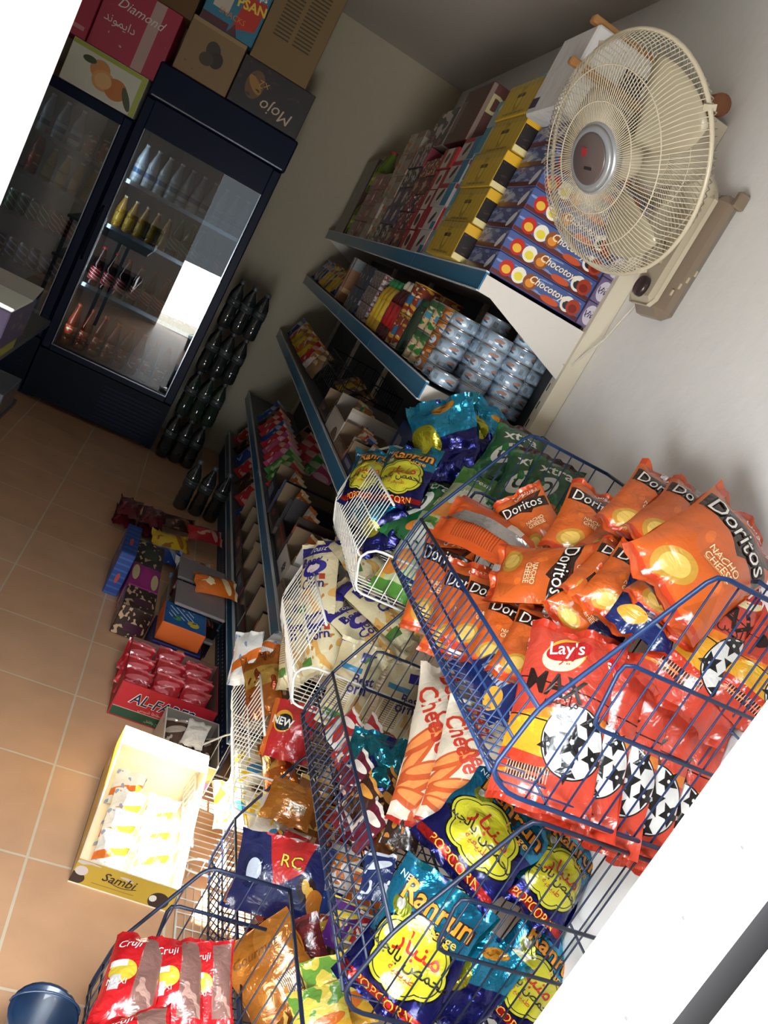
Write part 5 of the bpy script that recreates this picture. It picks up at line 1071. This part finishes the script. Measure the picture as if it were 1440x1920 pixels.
tray('black box tray on the fourth shelf behind the star tray', (.72, 2.98, Z4, 1.0, 3.2, Z4 + .19), DK, (o_, w_), DK)
tray('sachet tray on the fourth shelf', (.71, 3.23, Z4, 1.0, 3.45, Z4 + .17), BR, (w_, o_, o_))
tray('brown striped tray on the fourth shelf', (.705, 3.48, Z4, 1.0, 3.72, Z4 + .17), BR, (o_, o_, w_), None, .7, None)
for i in range(12):
    y = 3.78 + i * .12; c = (r_, g_, g_, k_, r_, k_, r_, b_, r_, r_, d_, b_)[i]
    packet(c, .13, .18, .05).put('%s bag standing on the fourth shelf, %s past the striped tray' % (COLN[c], ORD[i]), (.82, y + .02, Z4 + .17), (.745, y, Z4 + .01), (-.85, -.45, .3), w=.14)
for i in range(5):
    y = 3.85 + i * .2; c = (k_, g_, r_, r_, d_)[i]
    packet(c, .13, .18, .05).put('%s bag in the second row of the fourth shelf, %s from the door end' % (COLN[c], ORD[i]), (.97, y + .02, Z4 + .2), (.89, y, Z4 + .02), (-.85, -.45, .3), w=.15)
Z5 = .202
for i, (c1, c2, m, nm) in enumerate(((r_, o_, GYT, 'grey'), (l_, r_, BR, 'brown'), (t_, w_, BR, 'tall brown'), (r_, y_, GYT, 'tall grey'), (y_, r_, RDT, 'reddish'), (d_, b_, BR, 'dark brown'), (b_, s_, BLT, 'navy'), (d_, t_, BR, 'chestnut'))):
    y = 2.30 + i * .23; tray('%s tray on the lowest shelf, %s from the door end' % (nm, ORD[i]), (.712, y, Z5, 1.02, y + .215, Z5 + .20), m, (c1, c2, c1), None, .35)
for i in range(7):
    y = 4.2 + i * .25; c = (b_, r_, d_, r_, b_, d_, r_)[i]
    packet(c, .14, .19, .05).put('%s bag on the dark far part of the lowest shelf, %s past the trays' % (COLN[c], ORD[i]), (.82, y + .02, Z5 + .18), (.745, y, Z5 + .01), (-.85, -.45, .3), w=.15)

# ================================================================== ON THE FLOOR
# yellow sweet tray in the sun
YEL = sd('yellow_tray_side', '#d9b528', lambda d: d.spots(4, .62, '#e9e2cf'), lambda d: d.rect(0, 0, 1, .12, '#4a3020'))
d = Design('yellow_tray_front', '#b99a34', .45, coat=.2); a = .25 / .075
d.spots(5, .62, '#c2b4b2', 0, .55, 1, 1).ell(.86, .30, .34, .36, '#2c1f18', 0, a).ell(.80, .34, .12, .14, '#d9d4c8', 0, a).ell(.04, .22, .3, .26, '#33231a', 0, a).ell(.07, .55, .2, .2, '#c9bdb8', 0, a).rect(.2, .18, .62, .21, '#8a6e28')
t = thing('sweet_tray', 'open yellow sweet tray standing in the patch of sun', 'tray', (.478, 1.93, 0), -.06)
X, Y = .262, .44; mb = MB(); FR = d.done(); th = .004
mb.box(-X / 2, -Y / 2, 0, X / 2, Y / 2, th, CREAM)
mb.box(-X / 2, -Y / 2, th, X / 2, -Y / 2 + th, .075, CREAM, {'-y': FR})
def slope(x, xn, m_out, m_in, flip):
    vs = [(x, -Y / 2 + th, th), (x, Y / 2, th), (x, Y / 2, .17), (x, Y / 2 - .09, .17), (x, -Y / 2 + th, .075)]; o = [(xn, b, c) for _, b, c in vs]; n = 5
    uvs = [((v[1] + Y / 2) / Y, v[2] / .17) for v in vs]
    f0 = tuple(range(5)); f1 = tuple(range(9, 4, -1))
    mb.add(vs + o, [f0 if not flip else f0[::-1]], m_out, [uvs if not flip else uvs[::-1]]); k = len(mb.v) - 10
    base = [Vector(p) for p in vs + o]; mb.add(base, [f1 if not flip else f1[::-1]], m_in)
    mb.add(base, [(i, (i + 1) % 5, 5 + (i + 1) % 5, 5 + i) if flip else (i, 5 + i, 5 + (i + 1) % 5, (i + 1) % 5) for i in range(5)], CREAM)
slope(-X / 2, -X / 2 + th, YEL, CREAM, True); slope(X / 2, X / 2 - th, YEL, CREAM, False)
mb.box(-X / 2 + th, Y / 2 - th, th, X / 2 - th, Y / 2, .17, CREAM, {'+y': YEL})
mb.ftext('Sambi', (-X / 2, -Y / 2, 0), (X, 0, 0), (0, 0, .075), .44, .62, .026, mat('#2a1a10', .5), shear=.25, bold=.01)
mb.tube([(-X / 2 + .09 + k * .006, -Y / 2 - .0006, .036 - .008 * math.sin(math.pi * k / 12)) for k in range(13)], .0008, mat('#2a1a10', .5), 5)
mb.obj('tray_body', t)
lp = MB(); lp.box(-X / 2, Y / 2 - .085, .171, X / 2, Y / 2, .174, mat('#e6e2d8', .5)); lp.obj('top_flap', t)
for i in range(7):
    x, y = .40 + (i % 2) * .10 + R.uniform(-.01, .01), 1.80 + (i // 2) * .085
    K_SP.put('white sachet in the yellow tray, %s row, %s side' % (ORD[i // 2], 'aisle' if i % 2 == 0 else 'shelf'), (x + .03, y + .045, .075 + .012 * (i % 2)), (x + .02, y - .05, .022 + .012 * (i % 2)), (-.2, -.4, .9), group='white sachets in the yellow tray', w=.09)
# brown pouch tray behind it
tray('small white tray of brown pouches behind the yellow tray', (.495, 2.19, 0.001, .68, 2.42, .115), WHT, (), INW, .9, sd('pouch_tray_front', '#d9cf8a', lambda d: d.rect(0, 0, 1, .5, '#8a6ab0'), lambda d: d.spots(5, .6, '#c9a02a')), low='-y')
for i in range(4):
    packet('#4a3428', .10, .14, .03, '#a89a90').put('brown pouch in the small white tray, %s from the aisle' % ORD[i], (.535 + i * .032, 2.36, .12 - .012 * i), (.54 + i * .032, 2.25, .045), (-.3, -.5, .8), w=.09)
packet('#d6d3ce', .09, .12, .012, '#b9b4ac').put('white paper slip on the brown pouches', (.60, 2.34, .148), (.585, 2.25, .112), (-.2, -.5, .85))
# red tray with letters
d = Design('red_tray_front', '#b5222f', .45, coat=.2); d.rect(0, 0, 1, .26, '#1d4a34').rect(0, .26, 1, .275, '#d9c9b8')
AF = d.done(); REDC = mat('#a81f2c', .5, name='red_tray_print')
tray('red and green lettered tray of red sachets on the floor', (.335, 2.45, .001, .665, 2.75, .135), REDC, (), mat('#8d6d60', .7), .99, AF, [('AL-FARES', .47, .64, .040, '#e9e4dc', dict(bold=.05, shear=.2, width=.215)), ('AL-FARES', .47, .64, .040, '#1c2348', dict(bold=.012, shear=.2, width=.213, lift=.0006)), (arabic('بطاطا شيبس'), .38, .37, .011, '#e9c9c0', {}), (arabic('ملح وفلفل'), .45, .12, .010, '#9ab89a', {})], low='-y')
for i in range(15):
    x, y = .375 + (i % 3) * .105 + R.uniform(-.008, .008), 2.52 + (i // 3) * .045
    K = packet('#b01c26', .095, .13, .022, '#d8606a'); zt = .125 + .014 * (i % 2)
    K.put('red sachet in the lettered tray, %s file, %s from its front' % (('aisle', 'middle', 'shelf')[i % 3], ORD[i // 3]), (x + .01, y + .045, zt), (x, y - .03, zt - .075), (-.15, -.6, .8), group='red sachets in the lettered tray', w=.1)
# biscuit boxes along the aisle
d = Design('dark_floral_box', '#241a22', .4, coat=.3); d.spots(6, .6, '#c9b07a', seed=3).rect(.3, .3, .8, .75, '#2a3a2e'); DFB = d.done()
d = Design('magenta_box', '#9c2478', .4, coat=.3); d.ell(.15, .6, .2, .35, '#d6c890', 0, 1.6).ell(.85, .4, .2, .35, '#d6c890', 0, 1.6).ell(.5, .5, .3, .42, '#b02a88', 0, 1.6); MGB = d.done()
d = Design('brown_floral_box', '#33201a', .4, coat=.3); d.spots(5, .56, '#c9a986', seed=6).rect(.3, .2, .9, .5, '#4a1f3a'); BFBX = d.done()
for (y0, y1, m, c, l) in ((2.965, 3.15, BFBX, '#33201a', 'brown floral sweet box at the near end of the aisle row'), (3.155, 3.37, MGB, '#9c2478', 'magenta sweet box in the middle of the aisle row'), (3.375, 3.62, DFB, '#241a22', 'dark floral sweet box at the far end of the aisle row')):
    carton(l, 'box', (.275, y0, .001, .40, y1, .13), mat(c, .45), {'-y': m, '+z': m, '-x': m}, name='sweet_box', seam=False)
d = Design('blue_striped_box', '#1b3f86', .45, coat=.2); d.stripes(0, 7, .3, '#2c5ca8').ell(.5, .4, .14, .12, '#b5432c', .4, 1); 
carton('blue striped box leaning out beside the sweet boxes', 'box', (.205, 3.26, .001, .268, 3.58, .20), mat('#1b3f86', .45), {'-y': d.done(), '-x': d.m, '+z': d.m}, [('-x', 'elis', .5, .75, .03, '#c9d0e0', dict(shear=.3))], name='biscuit_box', seam=False)
d = Design('blue_toy_box', '#1a5fa0', .4, coat=.3); d.stripes(7, 5, .25, '#cfe0ec', .1, .35, .7, .85).ell(.7, .3, .14, .14, '#d9c23a', 0, 1).ell(.3, .35, .1, .1, '#5aa84a', 0, 1).spots(7, .62, '#0f4a86'); BT = d.done()
carton('navy box carrying the blue and orange box', 'box', (.41, 2.80, .001, .60, 3.0, .12), mat('#1c2a66', .45), {'-y': sd('navy_box_front', '#1f2a66', lambda d: d.spots(4, .6, '#d98a3a', .5, .2, 1, 1), lambda d: d.rect(.2, .3, .45, .6, '#d9dce6'))}, [('-y', arabic('كيك'), .3, .5, .03, '#e9ecf2', {})], name='snack_box', seam=False)
carton('blue and orange box lying on the navy box', 'box', (.415, 2.81, .122, .585, 2.985, .20), mat('#d0601f', .45), {'+z': BT, '-x': mat('#d0601f', .45)}, name='snack_box', seam=False)
# clear tubs, sacks and packs deeper along the kick plate
CLR = glass_mat('clear_plastic', '#b9b4b4', .12, .15)
for i, (y, z) in enumerate(((3.06, .001), (3.06, .112), (3.30, .001), (3.30, .112))):
    t = thing('plastic_tub', 'clear plastic tub with pale lid, %s of the %s pair by the kick plate' % ('lower' if z < .1 else 'upper', 'nearer' if y < 3.2 else 'farther'), 'tub', (.55, y, z), 0, 'clear tubs by the kick plate')
    b = MB(); b.rbox(-.10, -.10, 0, .10, .10, .095, CLR, .01); b.obj('tub_body', t)
    l = MB(); l.rbox(-.104, -.104, .0955, .104, .104, .108, mat('#8d8587', .3, coat=.5), .004); l.obj('lid', t)
    for k in range(4):
        c = ('#c9a02a', '#5a3428', '#a8342a', '#6a4a3a')[(k + i) % 4]; pp = packet(c, .07, .08, .02, '#cfc6b4'); x, yy2 = .55 + (-.045, .045)[k % 2], y + (-.045, .045)[k // 2]
        pp.put('%s wrapped sweet pack inside a clear tub' % {'#c9a02a': 'yellow', '#5a3428': 'brown', '#a8342a': 'red', '#6a4a3a': 'tan'}[c], (x + .03, yy2 + .01, z + .05), (x - .03, yy2, z + .035), (0, -.2, 1), group='wrapped %s packs inside the clear tubs' % c, w=.06)
for i, (c, x, y, z, l) in enumerate(((w_, .56, 3.62, .10, 'white sack with a gathered end lying above the teal one'), (s_, .56, 3.52, .05, 'teal sack lying flat by the kick plate'), (y_, .43, 3.85, .09, 'yellow packet on the dark blue pack'), (b_, .42, 3.74, .06, 'dark blue pack with an orange edge behind the sweet boxes'), (r_, .60, 4.1, .10, 'red shiny packet deep in the shade by the kick plate'), (d_, .46, 4.15, .08, 'dark brown pack deep in the shade'), (o_, .60, 3.18, .25, 'orange packet on the clear tubs'))):
    packet(c, .14, .2, .06).put(l, (x + .09, y + .02, z), (x - .09, y - .02, z - .01), (0, -.3, 1), w=.12)
for i in range(4):
    packet('#5d1520', .13, .2, .06, '#7d2a34').put('dark red pouch at the far end of the aisle, %s in the heap' % ('lowest aisle side', 'lowest shelf side', 'upper aisle side', 'upper shelf side')[i], (.20 + (i % 2) * .12, 4.14, .05 + (i // 2) * .055), (.20 + (i % 2) * .12, 3.92, .04 + (i // 2) * .055), (0, -.2, 1), w=.12, group='dark red pouches on the floor')
for i in range(3):
    t = link('water_bottle', bm_, None, (.47 + i * .09, 4.6, 0)); link('cap', cm_, t); tag(t, 'dark bottle standing in the shade by the kick plate, %s from the aisle' % ORD[i], 'bottle', 'bottles in the shade')
mb = MB(); TB = mat('#16304f', .35, name='blue_plastic', coat=.3)
mb.lathe([(.055, 0), (.06, .004), (.078, .20), (.084, .205), (.084, .212), (.074, .212), (.058, .012), (0, .012)], TB, 24)
t = thing('bucket', 'blue plastic bucket beside the floor basket', 'bucket', (.312, 1.22, 0)); t.scale = (.78, .78, .78); mb.obj('bucket_body', t)
mb = MB(); mb.tube([(.083 * math.cos(a), .02, .205 + .05 * math.sin(a)) for a in [math.pi * k / 12 for k in range(13)]], .003, TB, 6); mb.obj('handle', t)

# ================================================================== DISPLAY STAND ON THE AISLE'S OTHER SIDE
t = thing('display_stand', 'dark display stand at the door side of the aisle, mostly out of the picture', 'stand', (-.75, 2.75, 0))
for z in (.595, .925):
    mb = MB(); mb.box(-1.05, 2.2, z - .02, -.375, 3.3, z, mat('#3a4046', .5)); part(mb, 'shelf', t)
for x in (-1.03, -.62):
    for y in (2.24, 3.24): mb = MB(); mb.box(x, y, 0, x + .03, y + .03, .905, mat('#3a4046', .5)); part(mb, 'post', t)
LIL = sd('lilac_carton_side', '#5d5377', lambda d: d.rect(0, 0, 1, .06, '#8d86a0')); LIL2 = sd('lilac_carton_end', '#473f5c', lambda d: d.spots(5, .58, '#75665e', .3, .2, 1, .9))
carton('pink and yellow box under the lilac carton', 'box', (-.80, 2.36, .926, -.372, 2.68, .978), mat('#c24a50', .5), {'+x': sd('pink_yellow_end', '#8a8a3a', lambda d: d.rect(0, 0, .3, 1, '#c9505a'))}, name='snack_box', seam=False)
t = thing('carton', 'lilac carton with a white lid on the display stand', 'box', (-.58, 2.50, .979))
mb = MB(); mb.rbox(-.22, -.165, 0, .22, .165, .118, mat('#5d5377', .5), .003, {'-y': LIL, '+x': LIL2}); mb.obj('carton_body', t)
mb = MB(); mb.rbox(-.222, -.167, .1185, .222, .09, .124, mat('#c9d0c9', .5), .002); mb.obj('lid', t)
mb = MB(); mb.add([(-.222, .09, .1245), (.222, .09, .1245), (.222, .19, .15), (-.222, .19, .15), (-.222, .09, .121), (.222, .09, .121), (.222, .19, .1465), (-.222, .19, .1465)], [(0, 1, 2, 3), (7, 6, 5, 4), (0, 4, 5, 1), (1, 5, 6, 2), (2, 6, 7, 3), (3, 7, 4, 0)], mat('#9a9a96', .6)); mb.obj('lid_flap', t)
carton('grey glassy box on the lower shelf of the display stand', 'box', (-.75, 2.94, .596, -.378, 3.22, .70), mat('#56606a', .3, coat=.5), {'+x': sd('grey_box_end', '#4a4a50', lambda d: d.spots(4, .6, '#7d5a52'))}, name='snack_box', seam=False)

# ================================================================== WALL FAN
az, el = math.radians(200.2), math.radians(-30)
n = Vector((math.cos(az) * math.cos(el), math.sin(az) * math.cos(el), math.sin(el))); fc = Vector((.735, 1.915, 2.114)); RG = .252
sx = n.cross(Vector((0, 0, 1))).normalized(); sy = n.cross(sx) * -1
if sy.z < 0: sy = -sy
sx = sy.cross(n)
FM = Matrix(((sx.x, sy.x, n.x, fc.x), (sx.y, sy.y, n.y, fc.y), (sx.z, sy.z, n.z, fc.z), (0, 0, 0, 1)))
def fx(mb): mb.v = [tuple(FM @ Vector(v)) for v in mb.v]; return mb
FCR = mat('#b9af98', .4, name='aged_cream_plastic', coat=.2); FCW = mat('#c0b6a0', .4, name='cream_coated_wire'); FTP = mat('#7d6d5c', .4, name='taupe_plastic', coat=.3); FSV = mat('#a9adb2', .3, .5, name='silver_ring'); FDK = mat('#5a4e4c', .35, name='smoky_cap', coat=.5)
t = thing('wall_fan', 'cream wall fan with a wire guard above the blue baskets', 'fan', (1.09, 2.03, 2.0))
def gz(r, z0, zr):                                        # guard profile: hub to rim
    q = min(max((r - .05) / (RG - .05), 0), 1); return z0 * math.sqrt(max(0, 1 - q ** 2.6)) + zr
for nm, hub, zz, cnt, sgn in (('front_guard', .068, .085, 132, 1), ('rear_guard', .055, -.085, 96, -1)):
    mb = MB()
    for k in range(cnt):
        a = 2 * math.pi * k / cnt; pts = []
        for j in range(9):
            r = hub + (RG - hub) * j / 8; aa = a + .10 * sgn * j / 8; pts.append((r * math.cos(aa), r * math.sin(aa), gz(r, zz, 0)))
        mb.tube(pts, .0012, FCW, 4, caps=False)
    for r in ((.115, .185, hub) if sgn > 0 else (.12, .19, hub)): mb.tube([(r * math.cos(2 * math.pi * k / 48), r * math.sin(2 * math.pi * k / 48), gz(r, zz, 0)) for k in range(48)], .0016, FCW, 5, closed=True)
    part(fx(mb), nm, t)
mb = MB(); mb.tube([(RG * math.cos(2 * math.pi * k / 64), RG * math.sin(2 * math.pi * k / 64), 0) for k in range(64)], .0052, FCR, 8, closed=True)
for k in range(4): a = .5 + k * math.pi / 2; mb.box(RG * math.cos(a) - .006, RG * math.sin(a) - .006, -.012, RG * math.cos(a) + .006, RG * math.sin(a) + .006, .012, FCR)
part(fx(mb), 'guard_rim', t)
mb = MB(); mb.lathe([(.075, .070), (.075, .086), (.070, .092)], FSV, 40); mb.lathe([(.070, .092), (.062, .098), (.056, .098)], FSV, 40); rg = part(fx(mb), 'badge_ring', t)
mb = MB(); mb.lathe([(.056, .097), (.05, .101), (.0, .103)], FDK, 36); mb.box(-.022, .004, .1025, -.006, .022, .1038, mat('#8d2a2c', .4)); mb.box(-.006, -.022, .1025, .018, -.016, .1038, mat('#2a2426', .4)); part(fx(mb), 'badge', rg)
for k in range(3):
    mb = MB(); a0 = .6 + k * 2 * math.pi / 3; vs = []; nr, na = 8, 8
    for side in (0, 1):
        for i in range(nr + 1):
            r = .045 + (.218 - .045) * i / nr; span = .35 + .75 * math.sin(math.pi * min(i / nr * .62 + .12, 1)); 
            for j in range(na + 1):
                u = j / na - .5; a = a0 + u * span + .25 * i / nr; z = -.012 + .045 * u * (1 - .3 * i / nr) - side * .003; vs.append((r * math.cos(a), r * math.sin(a), z))
    fs = []; S2 = (nr + 1) * (na + 1); q = na + 1
    for i in range(nr):
        for j in range(na):
            b0 = i * q + j; fs.append((b0, b0 + q, b0 + q + 1, b0 + 1)); fs.append((S2 + b0 + 1, S2 + b0 + q + 1, S2 + b0 + q, S2 + b0))
    edge = [j for j in range(na + 1)] + [i * q + na for i in range(1, nr + 1)] + [nr * q + j for j in range(na - 1, -1, -1)] + [i * q for i in range(nr - 1, 0, -1)]
    for e0, e1 in zip(edge, edge[1:] + edge[:1]): fs.append((e0, e1, S2 + e1, S2 + e0))
    mb.add(vs, fs, mat('#b0a68e', .35, name='cream_blade', coat=.3), smooth=True); part(fx(mb), 'blade', t)
mb = MB(); mb.lathe([(.0, -.02), (.044, -.02), (.048, -.01), (.048, .03), (.03, .045), (0, .045)], FCR, 28); part(fx(mb), 'hub', t)
mb = MB(); mb.lathe([(.0, -.235), (.045, -.23), (.062, -.21), (.066, -.12), (.066, -.088), (.05, -.086), (0, -.086)], FCR, 28); part(fx(mb), 'motor_housing', t)
# wall base with controls, tilted arm
mb = MB(); mb.rbox(1.03, 1.965, 1.87, 1.092, 2.115, 2.20, FTP, .022); mb.rbox(1.006, 1.972, 1.885, 1.034, 2.108, 2.19, FCR, .02)
for k in range(4): mb.rbox(1.04 + k * .010, 1.962, 1.93 + k * .022, 1.046 + k * .010, 1.968, 1.945 + k * .022, mat('#b5a78c', .4), .001)
ba = part(mb, 'wall_base', t)
mb = MB(); mb.lathe([(0, 0), (.027, 0), (.027, .010), (.024, .016), (0, .016)], mat('#2e2022', .35, coat=.4), 24, axis=Matrix.Translation((1.007, 2.04, 1.925)) @ Matrix.Rotation(-math.pi / 2, 4, 'Y')); part(mb, 'speed_knob', ba)
mb = MB(); mb.tube([(1.005, 2.075 - .05 * math.cos(k * .5), 1.99 + .045 * math.sin(k * .5) + k * .004) for k in range(9)], .006, mat('#8f7f68', .45), 8); part(mb, 'swirl_relief', ba)
back = FM @ Vector((0, 0, -.20))
mb = MB(); mb.tube([Vector((1.04, 2.04, 2.16)), Vector((1.0, 2.03, 2.18)), (Vector((.98, 2.02, 2.19)) + back) / 2, back], [.042, .042, .036, .034], FCR, 14); part(mb, 'arm', t)
mb = MB(); mb.rbox(1.06, 1.955, 2.175, 1.09, 1.975, 2.215, FTP, .004); part(mb, 'wall_hook', t)
mb = MB(); c0, c1 = Vector((1.05, 2.112, 1.90)), Vector((1.03, 2.275, 1.72)); mb.tube([c0, c0 + Vector((0, .03, -.06)), Vector((1.06, 2.19, 1.78)), Vector((1.05, 2.25, 1.70)), c1 + Vector((.02, .0, -.06)), c1 + Vector((.0, .01, -.05))], .0028, mat('#d0cabc', .5), 7); part(mb, 'power_cord', t)
